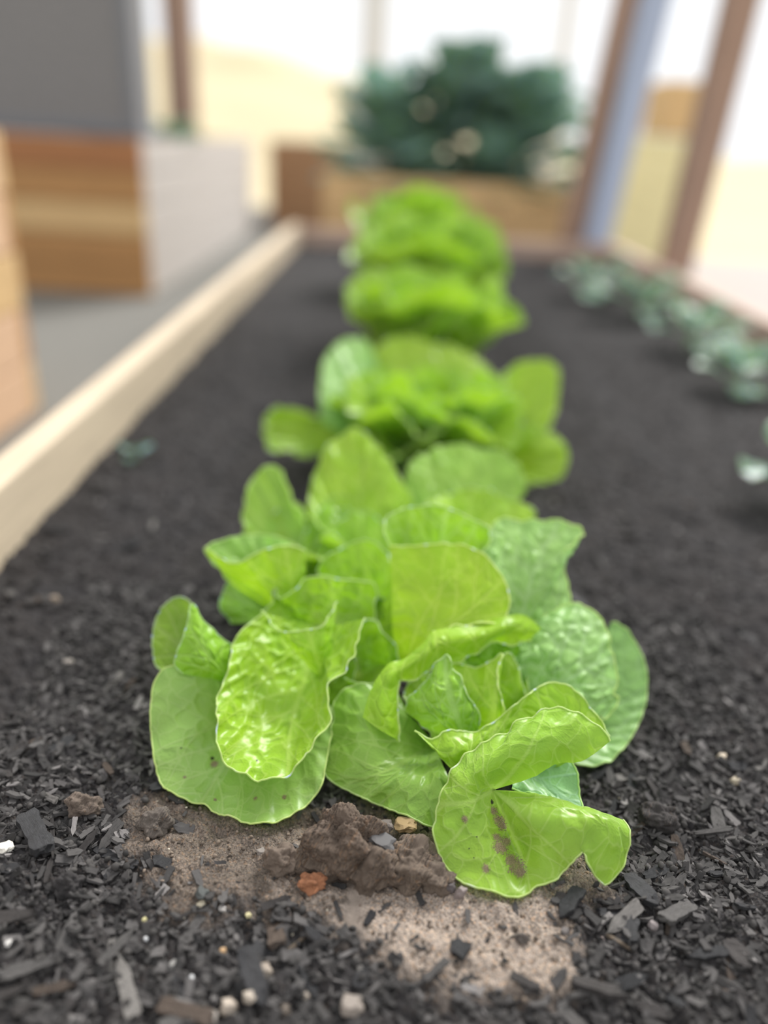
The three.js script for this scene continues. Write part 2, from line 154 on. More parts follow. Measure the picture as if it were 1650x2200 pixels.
      spokes: [[881,220,163,992,257,571,1053,251,706,1098,236,768], [881,220,163,1173,269,629,1319,269,791,1419,259,872], [881,220,163,1320,345,593,1534,381,739,1680,394,810], [881,220,163,1354,463,475,1587,554,565,1745,604,598], [881,220,163,1279,533,318,1480,659,331,1619,732,311], [881,220,163,1107,518,170,1228,639,110,1315,710,41]] },
  ] },
};

const CLAY = [[-0.143,-0.368], [-0.143,-0.321], [-0.119,-0.312], [-0.109,-0.292], [-0.095,-0.282], [-0.073,-0.288], [-0.031,-0.287], [0.001,-0.276], [0.024,-0.259], [0.036,-0.246], [0.062,-0.252], [0.079,-0.248], [0.115,-0.250], [0.128,-0.276], [0.112,-0.288], [0.146,-0.306], [0.158,-0.323], [0.126,-0.348], [0.057,-0.366], [-0.040,-0.367]];
const BARK = [  // x, z, heading, length, width, tone, label
  [-0.2186, -0.3483, -0.85, 0.0364, 0.0038, 'grey', 'thin grey bark stick lying near the pale stone chip'],
  [-0.1941, -0.3287, -0.87, 0.0343, 0.0129, 'black', 'flat oval black bark slab beside two upright splinters'],
  [-0.1839, -0.3282, -1.16, 0.0364, 0.0025, 'dark', 'narrow dark splinter between the oval slab and a wider splinter'],
  [-0.1768, -0.3226, -1.19, 0.0261, 0.0061, 'dark', 'short wide dark splinter right of the narrow one'],
  [-0.1449, -0.3191, -0.39, 0.0346, 0.0061, 'black', 'long black bark strip pointing at the brown clay patch'],
  [-0.1641, -0.2476, 0.38, 0.0256, 0.0071, 'grey', 'thick grey bark log above a second log in the near corner'],
  [-0.1561, -0.2302, -0.20, 0.0314, 0.0059, 'grey', 'thick grey bark log lowest in the near corner'],
  [-0.1122, -0.2418, -1.05, 0.0339, 0.0080, 'pale', 'broad pale grey wood chunk standing in the near mulch'],
  [-0.1377, -0.2312, 1.36, 0.0172, 0.0046, 'dark', 'dark bark splinter leaning beside the lowest grey log'],
  [-0.1465, -0.2389, 0.31, 0.0203, 0.0046, 'brown', 'brown bark strip between the two grey logs'],
  [-0.0863, -0.2751, 1.20, 0.0198, 0.0056, 'grey', 'grey leaf-shaped bark flake below the brown clay'],
  [-0.1050, -0.2771, -0.79, 0.0221, 0.0033, 'dark', 'dark bark sliver below the small yellow chip'],
  [-0.1319, -0.2578, -0.75, 0.0205, 0.0022, 'dark', 'thin dark bark needle above the pale wood chunk'],
  [-0.0293, -0.2688, 0.80, 0.0191, 0.0020, 'tan', 'slim tan stick on the dark mulch below the clay'],
  [0.1683, -0.3113, -1.05, 0.0236, 0.0099, 'black', 'charcoal black bark block under the curled leaf tip'],
  [0.1489, -0.2921, -0.48, 0.0224, 0.0090, 'black', 'jagged charcoal black bark lump beside the clay edge'],
  [0.1642, -0.2728, -0.56, 0.0265, 0.0066, 'dark', 'long dark ridged bark piece pointing to the lower corner'],
  [0.1831, -0.3027, -1.98, 0.0362, 0.0024, 'brown', 'upright brown twig in the mulch beside charcoal bark'],
  [0.1465, -0.2781, -0.56, 0.0146, 0.0018, 'tan', 'pale thin twig ending in a pinkish knob'],
  [0.2107, -0.2745, -1.28, 0.0175, 0.0107, 'dark', 'square dark bark block near the picture edge'],
  [0.1815, -0.3263, 0.42, 0.0169, 0.0073, 'black', 'stubby black bark piece above the brown twig'],
  [0.2270, -0.3567, 0.19, 0.0258, 0.0036, 'grey', 'light grey flat bark strip farther back on the mulch'],
  [0.2271, -0.3461, 0.23, 0.0167, 0.0029, 'grey', 'short grey bark strip in front of the flat one'],
  [0.1968, -0.3229, -1.57, 0.0253, 0.0014, 'brown', 'very thin brown stick crossing the mulch'],
  [0.2198, -0.3040, -0.10, 0.0195, 0.0027, 'brown', 'brown bark strip lying level above the square block'],
  [0.2007, -0.3168, -2.00, 0.0114, 0.0044, 'grey', 'small grey bark block beside the thin brown stick'],
  [0.1538, -0.3025, 0.16, 0.0143, 0.0024, 'dark', 'upper of two stacked dark bark slivers by the clay'],
  [0.1521, -0.2981, 0.13, 0.0151, 0.0024, 'dark', 'lower of two stacked dark bark slivers by the clay'],
  [0.1265, -0.2499, 0.28, 0.0296, 0.0031, 'grey', 'curved grey twig at the front edge of the clay'],
  [0.0089, -0.2844, 1.08, 0.0093, 0.0041, 'black', 'small black bark flake on the brown clay'],
  [0.0575, -0.2685, -0.61, 0.0102, 0.0095, 'black', 'round black charcoal lump on the pale clay'],
  [0.1249, -0.2645, -1.07, 0.0108, 0.0032, 'brown', 'brown bark splinter at the clay edge, one of a close pair'],
  [0.1331, -0.2670, -1.11, 0.0107, 0.0035, 'dark', 'dark bark splinter at the clay edge, one of a close pair'],
  [0.0546, -0.2411, -1.14, 0.0195, 0.0033, 'grey', 'grey bark sliver in the near mulch beneath the clay'],
  [-0.1145, -0.3146, -0.37, 0.0125, 0.0071, 'black', 'small black ridged bark fragment on the clay margin'],
];
const PEBBLES = [  // x, z, width, height, colour, label
  [0.0286, -0.3426, 0.0161, 0.0075, [0.3, 0.21, 0.1], 'tan flat pebble resting at the top of the soil clod', 0.0108],
  [0.0164, -0.3361, 0.0096, 0.0079, [0.13, 0.11, 0.095], 'grey brown pebble beside the tan pebble', 0.0155],
  [0.0142, -0.3216, 0.0175, 0.0121, [0.1, 0.096, 0.095], 'smooth grey stone lodged in the soil clod', 0.0175],
  [0.0599, -0.2994, 0.0059, 0.0123, [0.23, 0.19, 0.18], 'upright mauve grey stone by the spotted front leaf'],
  [0.0548, -0.3028, 0.0059, 0.0075, [0.1, 0.085, 0.085], 'small dark pebble beside the upright mauve stone'],
  [-0.0852, -0.2928, 0.0089, 0.0063, [0.06, 0.065, 0.062], 'dark green grey pebble on the clay edge'],
  [-0.0850, -0.2877, 0.0057, 0.0036, [0.45, 0.4, 0.3], 'cream pebble just below the dark green grey one'],
  [-0.0731, -0.2874, 0.0052, 0.0031, [0.32, 0.3, 0.28], 'pale grey stone chip next to the cream pebble'],
  [-0.0577, -0.2826, 0.0033, 0.0051, [0.62, 0.56, 0.32], 'pale yellow chip standing on the dark mulch'],
  [-0.1137, -0.2786, 0.0028, 0.0046, [0.55, 0.5, 0.26], 'yellow chip above the dark bark sliver'],
  [-0.1721, -0.2758, 0.0025, 0.0040, [0.55, 0.5, 0.26], 'yellow chip among bark next to a pinkish stone'],
  [-0.2079, -0.3188, 0.0099, 0.0061, [0.68, 0.65, 0.58], 'white flat stone chip at the picture edge'],
  [-0.1830, -0.2770, 0.0071, 0.0051, [0.42, 0.35, 0.31], 'pinkish white stone in the near mulch'],
  [-0.0572, -0.3246, 0.0067, 0.0042, [0.2, 0.175, 0.155], 'small brown stone on the clay under the spotted leaf'],
  [-0.0594, -0.2339, 0.0088, 0.0115, [0.4, 0.34, 0.28], 'tall pale beige stone at the front edge'],
  [-0.0491, -0.2373, 0.0079, 0.0070, [0.36, 0.31, 0.255], 'round beige stone beside the tall pale one'],
  [-0.0446, -0.2514, 0.0091, 0.0091, [0.32, 0.27, 0.22], 'rough beige stone set alone in the dark mulch'],
  [-0.0675, -0.2289, 0.0082, 0.0077, [0.3, 0.27, 0.24], 'grey beige stone left of the tall pale stone'],
  [-0.0210, -0.2418, 0.0052, 0.0061, [0.34, 0.29, 0.24], 'small beige stone between two larger ones'],
  [0.0017, -0.2353, 0.0120, 0.0120, [0.25, 0.215, 0.185], 'large rough grey tan stone at the front edge'],
  [-0.0676, -0.2617, 0.0037, 0.0039, [0.42, 0.27, 0.14], 'orange tan stone chip near the slim tan stick'],
  [-0.1792, -0.2603, 0.0041, 0.0044, [0.55, 0.53, 0.5], 'white stone crumb above the grey logs'],
  [-0.1101, -0.2679, 0.0027, 0.0030, [0.66, 0.66, 0.66], 'tiny bright white stone crumb by the bark flake'],
  [-0.0809, -0.2487, 0.0026, 0.0019, [0.66, 0.66, 0.66], 'tiny bright white stone crumb in the open mulch'],
  [-0.0924, -0.2562, 0.0048, 0.0048, [0.24, 0.23, 0.215], 'round grey pebble near the pale wood chunk'],
  [0.2607, -0.4284, 0.0074, 0.0068, [0.45, 0.38, 0.29], 'blurred beige pebble farther back on the mulch'],
  [0.2618, -0.4056, 0.0072, 0.0072, [0.42, 0.36, 0.27], 'blurred beige pebble in front of the farther one'],
  [0.1380, -0.2808, 0.0051, 0.0051, [0.3, 0.235, 0.215], 'pinkish knob of stone at the end of the pale twig'],
  [0.1682, -0.2895, 0.0058, 0.0073, [0.22, 0.19, 0.185], 'mauve grey stone between two charcoal bark pieces'],
  [-0.0314, -0.3022, 0.0043, 0.0032, [0.26, 0.22, 0.18], 'small tan stone beside the rusty crumb'],
  [0.1162, -0.2803, 0.0051, 0.0041, [0.12, 0.105, 0.1], 'small dark stone on the clay right of the charcoal lump'],
  [-0.2874, -0.5877, 0.0110, 0.0101, [0.28, 0.22, 0.17], 'blurred tan pebble near the timber edge'],
  [-0.2398, -0.4966, 0.0089, 0.0082, [0.28, 0.25, 0.22], 'blurred greyish pebble behind the spotted lettuce'],
];
const CLODS = [  // x, z, width, height, depth factor, colour, label
  [-0.0079, -0.3244, 0.0420, 0.0504, 0.8, [0.115, 0.085, 0.064], 'tallest craggy brown soil clod rising between the two front lettuces'],
  [-0.0207, -0.3177, 0.0304, 0.0221, 0.8, [0.12, 0.09, 0.068], 'lumpy brown clod at the foot of the tallest clod'],
  [0.0099, -0.3128, 0.0356, 0.0301, 0.8, [0.11, 0.082, 0.062], 'brown clod holding the smooth grey stone'],
  [0.0341, -0.3168, 0.0331, 0.0276, 0.8, [0.125, 0.095, 0.072], 'broad brown clod beneath the tan pebble'],
  [0.0467, -0.3091, 0.0218, 0.0152, 0.8, [0.13, 0.1, 0.077], 'low brown clod against the spotted front leaf'],
  [-0.0445, -0.3141, 0.0181, 0.0181, 0.8, [0.15, 0.115, 0.09], 'small angular brown clod on the smooth clay'],
  [-0.1258, -0.3402, 0.0207, 0.0161, 0.8, [0.11, 0.092, 0.078], 'gritty brown clod beside the spotted lower leaf'],
  [-0.0242, -0.3021, 0.0155, 0.0107, 0.7, [0.3, 0.13, 0.065], 'rusty orange crumb of brick in the clay'],
  [-0.1617, -0.2974, 0.0148, 0.0143, 0.8, [0.035, 0.032, 0.032], 'round black lump among the bark splinters'],
  [-0.1740, -0.3509, 0.0188, 0.0164, 0.7, [0.13, 0.1, 0.08], 'crumbly tan clod behind the black bark strip'],
  [0.0910, -0.2750, 0.0091, 0.0066, 0.6, [0.1, 0.085, 0.075], 'dark little clod on the pale clay'],
  [0.1940, -0.3660, 0.0243, 0.0182, 0.7, [0.045, 0.04, 0.038], 'dark soil clump beside the curled leaf tip'],
  [-0.0315, -0.2354, 0.0069, 0.0083, 0.7, [0.18, 0.15, 0.125], 'beige crumb at the front edge beside the small stone'],
];

// ---------------------------------------------------------------- the leaf: veins, blisters, colour
const LEAF_W = 0.26, LEAF_X0 = -0.13, LEAF_Y0 = -0.10, FN = 1024;    // the flat leaf sheet in metres, its base at the origin
function cellPoints(size, s) {
  const n = Math.ceil(LEAF_W / size) + 3, p = new Float32Array(n * n * 2), keep = seed; seed = s;
  for (let i = 0; i < n * n; i++) { p[2 * i] = rnd(); p[2 * i + 1] = rnd(); }
  seed = keep;
  return (x, y) => {                                                // second nearest minus nearest, in cells
    const gx = (x - LEAF_X0) / size + 1, gy = (y - LEAF_Y0) / size + 1, ix = Math.floor(gx), iy = Math.floor(gy);
    let a = 9, b = 9;
    for (let j = iy - 1; j <= iy + 1; j++) for (let i = ix - 1; i <= ix + 1; i++) {
      if (i < 0 || j < 0 || i >= n || j >= n) continue;
      const k = (j * n + i) * 2, dx = i + 0.15 + 0.7 * p[k] - gx, dy = j + 0.15 + 0.7 * p[k + 1] - gy, d = Math.sqrt(dx * dx + dy * dy);
      if (d < a) { b = a; a = d; } else if (d < b) b = d;
    }
    return b - a;
  };
}
const cellsBig = cellPoints(0.0125, 11), cellsSmall = cellPoints(0.0042, 23);
const mainVeins = [];                                                // polylines with a width: midrib and branching side veins
{
  const keep = seed; seed = 91;
  const grow = (x, y, a, len, w, depth) => {
    const pts = [[x, y]]; let d = 0; const step = 0.004, bend = -Math.sign(Math.sin(a)) * 0.035;
    while (d < len) { a += bend * (depth ? 1 : 0) + (rnd() - 0.5) * 0.16; x += Math.sin(a) * step; y += Math.cos(a) * step; d += step; pts.push([x, y]);
      if (depth < 3 && d > 0.010 && rnd() < (depth ? 0.09 : 0.0)) grow(x, y, a + (rnd() < 0.5 ? -1 : 1) * rr(0.5, 0.9), (len - d) * rr(0.4, 0.8), w * 0.55, depth + 1); }
    mainVeins.push({ pts, w, len });
  };
  grow(0, 0, 0, 0.15, 0.0022, 0);
  for (let k = 0; k < 5; k++) for (const s of [-1, 1]) grow(0, 0.012 + k * 0.021 + (s > 0 ? 0.006 : 0), s * rr(0.75, 1.05), 0.10 - k * 0.011, 0.0009, 1);
  for (const s of [-1, 1]) for (const a of [1.6, 2.3]) grow(0, 0, s * (a + rr(-0.1, 0.1)), 0.09, 0.0011, 1);
  seed = keep;
}
const veinNear = new Float32Array(FN * FN).fill(1);                  // 0 on a main vein, 1 away from it
{
  const px = LEAF_W / FN;
  for (const { pts, w } of mainVeins) for (let k = 1; k < pts.length; k++) {
    const [x0, y0] = pts[k - 1], [x1, y1] = pts[k], ww = w * lerp(1, 0.35, k / pts.length), R = ww * 2.2;
    const ax = Math.floor((Math.min(x0, x1) - R - LEAF_X0) / px), bx = Math.ceil((Math.max(x0, x1) + R - LEAF_X0) / px), ay = Math.floor((Math.min(y0, y1) - R - LEAF_Y0) / px), by = Math.ceil((Math.max(y0, y1) + R - LEAF_Y0) / px);
    for (let j = Math.max(0, ay); j <= Math.min(FN - 1, by); j++) for (let i = Math.max(0, ax); i <= Math.min(FN - 1, bx); i++) {
      const x = LEAF_X0 + i * px, y = LEAF_Y0 + j * px, dx = x1 - x0, dy = y1 - y0, t = clamp(((x - x0) * dx + (y - y0) * dy) / (dx * dx + dy * dy), 0, 1);
      const v = sstep(Math.hypot(x - x0 - t * dx, y - y0 - t * dy), ww * 0.35, ww * 1.6); if (v < veinNear[j * FN + i]) veinNear[j * FN + i] = v;
    }
  }
}
const blisterMap = new Float32Array(FN * FN), netMap = new Float32Array(FN * FN), fineMap = new Float32Array(FN * FN);
for (let j = 0; j < FN; j++) for (let i = 0; i < FN; i++) {
  const x = LEAF_X0 + (i / FN) * LEAF_W, y = LEAF_Y0 + (j / FN) * LEAF_W, wx = x + 0.003 * n2(x * 60, y * 60), wy = y + 0.003 * n2(x * 60 + 9, y * 60 + 5);
  const b = cellsBig(wx, wy), s = cellsSmall(wx, wy), k = j * FN + i, v = veinNear[k];
  netMap[k] = Math.min(v, 0.25 + 0.75 * sstep(b, 0.02, 0.11)); fineMap[k] = sstep(s, 0.02, 0.2);
  blisterMap[k] = sstep(b, 0.0, 0.6) * (0.35 + 0.65 * sstep(v, 0, 1)) * (0.75 + 0.5 * n2(x * 45, y * 45 + 3));
}
const fieldAt = (f, x, y) => {
  const u = clamp((x - LEAF_X0) / LEAF_W * FN, 0, FN - 2), v = clamp((y - LEAF_Y0) / LEAF_W * FN, 0, FN - 2), i = u | 0, j = v | 0, a = u - i, b = v - j, k = j * FN + i;
  return lerp(lerp(f[k], f[k + 1], a), lerp(f[k + FN], f[k + FN + 1], a), b);
};
function leafColour(spots, pale = 0) {                                         // spots: [x, y, radius, kind] stains and grit on the flat leaf; pale: sky sheen mixed into the green
  return dataTex(FN, FN, (i, j) => {
    const x = LEAF_X0 + (i / FN) * LEAF_W, y = LEAF_Y0 + (j / FN) * LEAF_W, k = j * FN + i;
    const m = 0.5 + 0.5 * fbm(x * 22 + 4, y * 22, 3), net = 1 - netMap[k], fine = 1 - fineMap[k];
    let r = lerp(0.28, 0.36, m), g = lerp(0.53, 0.595, m), b = lerp(0.014, 0.022, m);
    r = lerp(r, 0.40, pale); g = lerp(g, 0.64, pale); b = lerp(b, 0.24, pale);
    const vein = clamp(net * 0.8 + fine * 0.10, 0, 1);
    r = lerp(r, 0.56, vein * 0.5); g = lerp(g, 0.74, vein * 0.5); b = lerp(b, 0.18 + 0.2 * pale, vein * 0.5);
    for (const [sx, sy, sr, kind] of spots) {
      const dx = x - sx, dy = y - sy; if (Math.abs(dx) > sr * 1.8 || Math.abs(dy) > sr * 1.8) continue;
      const d = Math.hypot(dx, dy) / sr + 0.45 * n2(x * 900 / (sr * 300), y * 900 / (sr * 300)), grain = n2(x * 2600, y * 2600);
      if (kind === 'grit') {
        const a = 1 - sstep(d, 0.75, 0.95); const t = 0.5 + 0.5 * grain;
        r = lerp(r, lerp(0.05, 0.55, t), a); g = lerp(g, lerp(0.04, 0.44, t), a); b = lerp(b, lerp(0.025, 0.24, t), a);
        const halo = (1 - sstep(d, 0.95, 1.15)) * (1 - a) * 0.5; r = lerp(r, 0.2, halo); g = lerp(g, 0.36, halo); b = lerp(b, 0.03, halo);
      } else { const a = 1 - sstep(d, 0.8, 1.0); r = lerp(r, 0.02, a); g = lerp(g, 0.02, a); b = lerp(b, 0.012, a); }
    }
    const speck = n2(x * 700 + 40, y * 700); if (speck > 0.93) { r *= 0.55; g *= 0.6; b *= 0.5; }
    return [r, g, b];
  }, true, false);
}
const leafBump = dataTex(FN, FN, (i, j) => { const k = j * FN + i, v = 0.55 * blisterMap[k] + 0.12 * netMap[k] + 0.13 * fineMap[k] + 0.2 * (0.5 + 0.5 * n2(i * 0.09, j * 0.09)); return [v, v, v]; }, false, false);
const leafLook = { roughness: 0.96, transmission: 0.45, thickness: 0, specularIntensity: 0.3, clearcoat: 0.85, clearcoatRoughness: 0.3, bumpMap: leafBump, bumpScale: 0.0008, vertexColors: true, side: THREE.DoubleSide };
const SPOTS = {   // grit splashed on three of the leaves: place on the flat leaf, radius, kind
  gritty: [[0.0065, 0.0033, 0.0016, 'black'], [0.0117, 0.0038, 0.0028, 'grit'], [0.0173, 0.0027, 0.0034, 'grit'], [0.0208, 0.0022, 0.0028, 'grit'], [0.0268, 0.0075, 0.0031, 'grit'], [0.0323, 0.0088, 0.0042, 'grit'], [0.0297, 0.0040, 0.0030, 'grit'], [0.0441, 0.0055, 0.0056, 'grit'], [0.0400, 0.0063, 0.0040, 'grit'], [0.0486, 0.0045, 0.0037, 'grit'], [0.0406, 0.0227, 0.0029, 'grit'], [0.0105, 0.0288, 0.0020, 'grit'], [0.0219, 0.0246, 0.0005, 'black'], [0.0272, 0.0306, 0.0005, 'black'], [0.033, 0.029, 0.0004, 'black']],
  specked: [[-0.005, 0.0745, 0.0030, 'grit'], [-0.0085, 0.0715, 0.0013, 'black'], [-0.0166, 0.0912, 0.0012, 'grit'], [0.0351, 0.0875, 0.0015, 'grit'], [0.0525, 0.0795, 0.0016, 'grit'], [-0.0375, 0.0930, 0.0012, 'grit'], [0.012, 0.0985, 0.0011, 'grit'], [-0.03, 0.076, 0.0006, 'black']],
  marked: [[-0.0111, 0.1208, 0.0008, 'black']],
};
const leafMat = { plain: new THREE.MeshPhysicalMaterial({ ...leafLook, map: leafColour([]) }), pale: new THREE.MeshPhysicalMaterial({ ...leafLook, map: leafColour([], 0.38) }) };  // the pale copy has overcast sky reflection put into its colour
for (const k in SPOTS) leafMat[k] = new THREE.MeshPhysicalMaterial({ ...leafLook, map: leafColour(SPOTS[k], { gritty: 0.1, specked: 0.48, marked: 0 }[k]) });  // grit marks are real; the paleness under them is painted sky sheen
const kaleMat = new THREE.MeshPhysicalMaterial({ ...leafLook, map: leafMat.plain.map, transmission: 0.32, clearcoat: 0.6 });
const stalkMat = new THREE.MeshPhysicalMaterial({ color: lin(0.55, 0.68, 0.33), roughness: 0.5 });
const kaleStalkMat = new THREE.MeshPhysicalMaterial({ color: lin(0.20, 0.30, 0.16), roughness: 0.6 });

// A leaf surface swept through spokes (arrays of points from base to margin); shared = they start at one point.
function leafGeometry(spokes, { shared = true, blister = 1, ruffle = 1, tint = [1, 1, 1], nu = 90, nv = 44, rim = 0.00065, seedAt = 0, scale = 1, rimBlue = 14 } = {}) {
  const lines = spokes.map((s) => new THREE.CatmullRomCurve3(s, false, 'centripetal').getSpacedPoints(nv));
  const margin = new THREE.CatmullRomCurve3(lines.map((l) => l[nv]), false, 'catmullrom', 0.5); margin.arcLengthDivisions = 400;
  const ts = []; for (let i = 0; i <= nu; i++) ts.push(margin.getUtoTmapping(i / nu));
  const P = []; // [i][j]
  for (let j = 0; j <= nv; j++) { const c = new THREE.CatmullRomCurve3(lines.map((l) => l[j]), false, 'catmullrom', 0.5); for (let i = 0; i <= nu; i++) (P[i] ??= [])[j] = c.getPoint(ts[i]); }
  const th = [0]; let along = [0];
  for (let i = 1; i <= nu; i++) {
    const a = P[i - 1][nv].clone().sub(P[i - 1][0]), b = P[i][nv].clone().sub(P[i][0]);
    th[i] = th[i - 1] + a.angleTo(b); along[i] = along[i - 1] + P[i - 1][nv].distanceTo(P[i][nv]);
  }
  const total = th[nu], shrink = Math.min(1, 5.4 / total);
  const pos = new Float32Array((nu + 1) * (nv + 1) * 3), uv = new Float32Array((nu + 1) * (nv + 1) * 2), col = new Float32Array(pos.length);
  const flat = [], N = [];
  const A = V(), B = V();
  for (let i = 0; i <= nu; i++) {
    let r = 0; flat[i] = []; N[i] = [];
    for (let j = 0; j <= nv; j++) {
      if (j) r += P[i][j].distanceTo(P[i][j - 1]);
      const t = (th[i] - total / 2) * shrink;
      flat[i][j] = shared ? [r * Math.sin(t), r * Math.cos(t)] : [along[i] - along[nu] / 2, 0.045 + r];
      A.copy(P[Math.min(nu, i + 1)][Math.max(j, 1)]).sub(P[Math.max(0, i - 1)][Math.max(j, 1)]); B.copy(P[i][Math.min(nv, j + 1)]).sub(P[i][Math.max(0, j - 1)]);
      N[i][j] = A.clone().cross(B).normalize();
    }
  }
  const M = [];
  for (let i = 0; i <= nu; i++) for (let j = 0; j <= nv; j++) {
    const v = j / nv, [x, y] = flat[i][j], k = i * (nv + 1) + j, end = Math.min(1, Math.min(i, nu - i) / (nu * 0.06));
    const edge = v ** 5, s = along[i] * 58 / scale + seedAt * 7.3;
    let d = blister * 0.0016 * (fieldAt(blisterMap, x / scale, y / scale) - 0.35) * sstep(v, 0.1, 0.4) * (1 - 0.6 * edge);
    d += ruffle * 0.0017 * scale * edge * n2(s, seedAt) * end + ruffle * 0.0012 * scale * v * v * n2(s * 0.45 + 20, seedAt + v);
    const p = P[i][j].clone().addScaledVector(N[i][j], d);
    if (j === nv) { B.copy(P[i][nv]).sub(P[i][nv - 1]).normalize(); p.addScaledVector(B, 0.00045 * scale * n2(s * 3.2, seedAt + 4)); M.push(p); }
    pos.set([p.x, p.y, p.z], k * 3); uv.set([(x / scale - LEAF_X0) / LEAF_W, (y / scale - LEAF_Y0) / LEAF_W], k * 2);
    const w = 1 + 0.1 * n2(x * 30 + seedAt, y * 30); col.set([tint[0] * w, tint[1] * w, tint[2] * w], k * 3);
  }
  const idx = [];
  for (let i = 0; i < nu; i++) for (let j = 0; j < nv; j++) { const a = i * (nv + 1) + j, b = a + nv + 1; idx.push(a, b, a + 1, b, b + 1, a + 1); }
  const g = new THREE.BufferGeometry();
  g.setAttribute('position', new THREE.BufferAttribute(pos, 3)); g.setAttribute('uv', new THREE.BufferAttribute(uv, 2)); g.setAttribute('color', new THREE.BufferAttribute(col, 3)); g.setIndex(idx);
  g.computeVertexNormals();
  if (!rim) return g;
  const t = new THREE.TubeGeometry(new THREE.CatmullRomCurve3(M), nu, rim, 5), c = t.attributes.position.count, tc = new Float32Array(c * 3);
  for (let k = 0; k < c; k++) tc.set([1.8 * tint[0], 1.32 * tint[1], rimBlue], k * 3);
  const tu = t.attributes.uv; for (let k = 0; k < c; k++) tu.setXY(k, 0.03, 0.03 + 0.2 * tu.getX(k));
  t.setAttribute('color', new THREE.BufferAttribute(tc, 3));
  return mergeGeometries([g, t]);
}

// Spokes of a free-growing leaf: from the foot outwards along azimuth az, rising at e0 and bending over to e1.
function growLeaf({ az, len, wide, e0, e1, cup = 0.3, wave = 0.12, from = V(0, 0, 0), stalk = 0, spokes = 11 }) {
  const dir = V(Math.sin(az), 0, Math.cos(az)), side = V(Math.cos(az), 0, -Math.sin(az)), up = V(0, 1, 0), ph = rr(0, 6);
  const spine = (s) => { let o = 0, h = 0; const n = 10; for (let k = 0; k < n; k++) { const e = lerp(e0, e1, (s * (k + 0.5)) / n); o += Math.cos(e) * s / n; h += Math.sin(e) * s / n; } return from.clone().addScaledVector(dir, o * len).addScaledVector(up, h * len); };
  const out = [];
  for (let k = 0; k < spokes; k++) {
    const q = (k / (spokes - 1)) * 2 - 1, a = q * 1.9, pts = [];
    for (let j = 0; j <= 4; j++) {
      const v = j / 4, y = stalk + (1 - stalk) * (0.5 - 0.5 * Math.cos(a) * -1 * 1) * v, ly = stalk + (1 - stalk) * v * (0.28 + 0.72 * Math.max(-0.1, Math.cos(a * 0.82))), lx = wide * Math.sin(a * 0.83) * v ** 0.8 * (0.75 + 0.25 * Math.cos(a));
      const c = spine(clamp(ly, 0, 1.05)), e = lerp(e0, e1, ly), nrm = up.clone().multiplyScalar(Math.cos(e)).addScaledVector(dir, -Math.sin(e));
      const t = lx / wide; c.addScaledVector(side, lx * len).addScaledVector(nrm, len * (cup * t * t * wide + wave * v * v * Math.sin(q * 7 + ph) * 0.5));
      if (j === 0) c.copy(spine(stalk)); if (c.y < from.y - 0.02) c.y = from.y - 0.02; pts.push(c);
    }
    out.push(pts);
  }
  return out;
}
function stalkTube(a, b, r0, r1, sag = 0) {
  const mid = a.clone().lerp(b, 0.5); mid.y -= sag;
  const g = new THREE.TubeGeometry(new THREE.CatmullRomCurve3([a, mid, b]), 8, r0, 8), p = g.attributes.position, q = new THREE.CatmullRomCurve3([a, mid, b]);
  for (let i = 0; i < p.count; i++) { const k = Math.floor(i / 9) / 8, c = q.getPointAt(k), f = lerp(1, r1 / r0, k); p.setXYZ(i, c.x + (p.getX(i) - c.x) * f, c.y + (p.getY(i) - c.y) * f, c.z + (p.getZ(i) - c.z) * f); }
  return g;
}

// ---------------------------------------------------------------- the ground
const inClay = (x, z) => {
  let c = false; x += 0.012 * n2(x * 60, z * 60); z += 0.012 * n2(x * 60 + 7, z * 60 + 3);
  for (let i = 0, j = CLAY.length - 1; i < CLAY.length; j = i++) { const [xi, zi] = CLAY[i], [xj, zj] = CLAY[j]; if ((zi > z) !== (zj > z) && x < ((xj - xi) * (z - zi)) / (zj - zi) + xi) c = !c; }
  return c;
};
const clayShare = (x, z) => { let s = 0; for (const [dx, dz] of [[0, 0], [0.005, 0], [-0.005, 0], [0, 0.005], [0, -0.005]]) s += inClay(x + dx, z + dz) ? 0.2 : 0; return s; };
function soilH(x, z, c = clayShare(x, z)) {
  const broad = 0.005 * fbm(x * 5 + 3, z * 5, 2), lump = 0.0055 * fbm(x * 38, z * 38, 3) , crumb = 0.0034 * Math.abs(n2(x * 160, z * 160)) + 0.0016 * n2(x * 420, z * 420);
  const pit = -0.012 * Math.exp(-(((x + 0.020) / 0.018) ** 2 + ((z + 0.352) / 0.012) ** 2));
  return broad + lump * lerp(1, 0.75, c) + crumb * lerp(1.15, 0.6, c) + 0.004 * c - 0.004 + pit;
}
const soilMap = dataTex(1024, 1024, (i, j) => {
  const T = 1024, w = (f, o) => n2(i / T * f + o, j / T * f + o);      // blended with its own wrap below so that tiles meet
  const edge = Math.min(1, Math.min(i, T - i, j, T - j) / 40);
  let v = 0.42 + 0.16 * w(90, 1) * edge + 0.13 * w(210, 5) * edge + 0.10 * w(34, 9) * edge, r = v, g = v, b = v;
  const sp = w(150, 31) * edge; if (sp > 0.78) { r = 0.85; g = 0.78; b = 0.66; } else if (sp < -0.8) { r *= 0.35; g *= 0.35; b *= 0.35; }
  const br = w(60, 77) * edge; if (br > 0.55) { r *= 1.25; g *= 1.08; b *= 0.92; }
  return [r, g, b];
});
const soilBump = dataTex(512, 512, (i, j) => { const e = Math.min(1, Math.min(i, 512 - i, j, 512 - j) / 20), v = 0.5 + e * (0.28 * n2(i * 0.11, j * 0.11) + 0.22 * n2(i * 0.31, j * 0.31)); return [v, v, v]; }, false);
const soilMat = new THREE.MeshStandardMaterial({ map: soilMap, bumpMap: soilBump, bumpScale: 0.0016, roughness: 0.95, vertexColors: true });
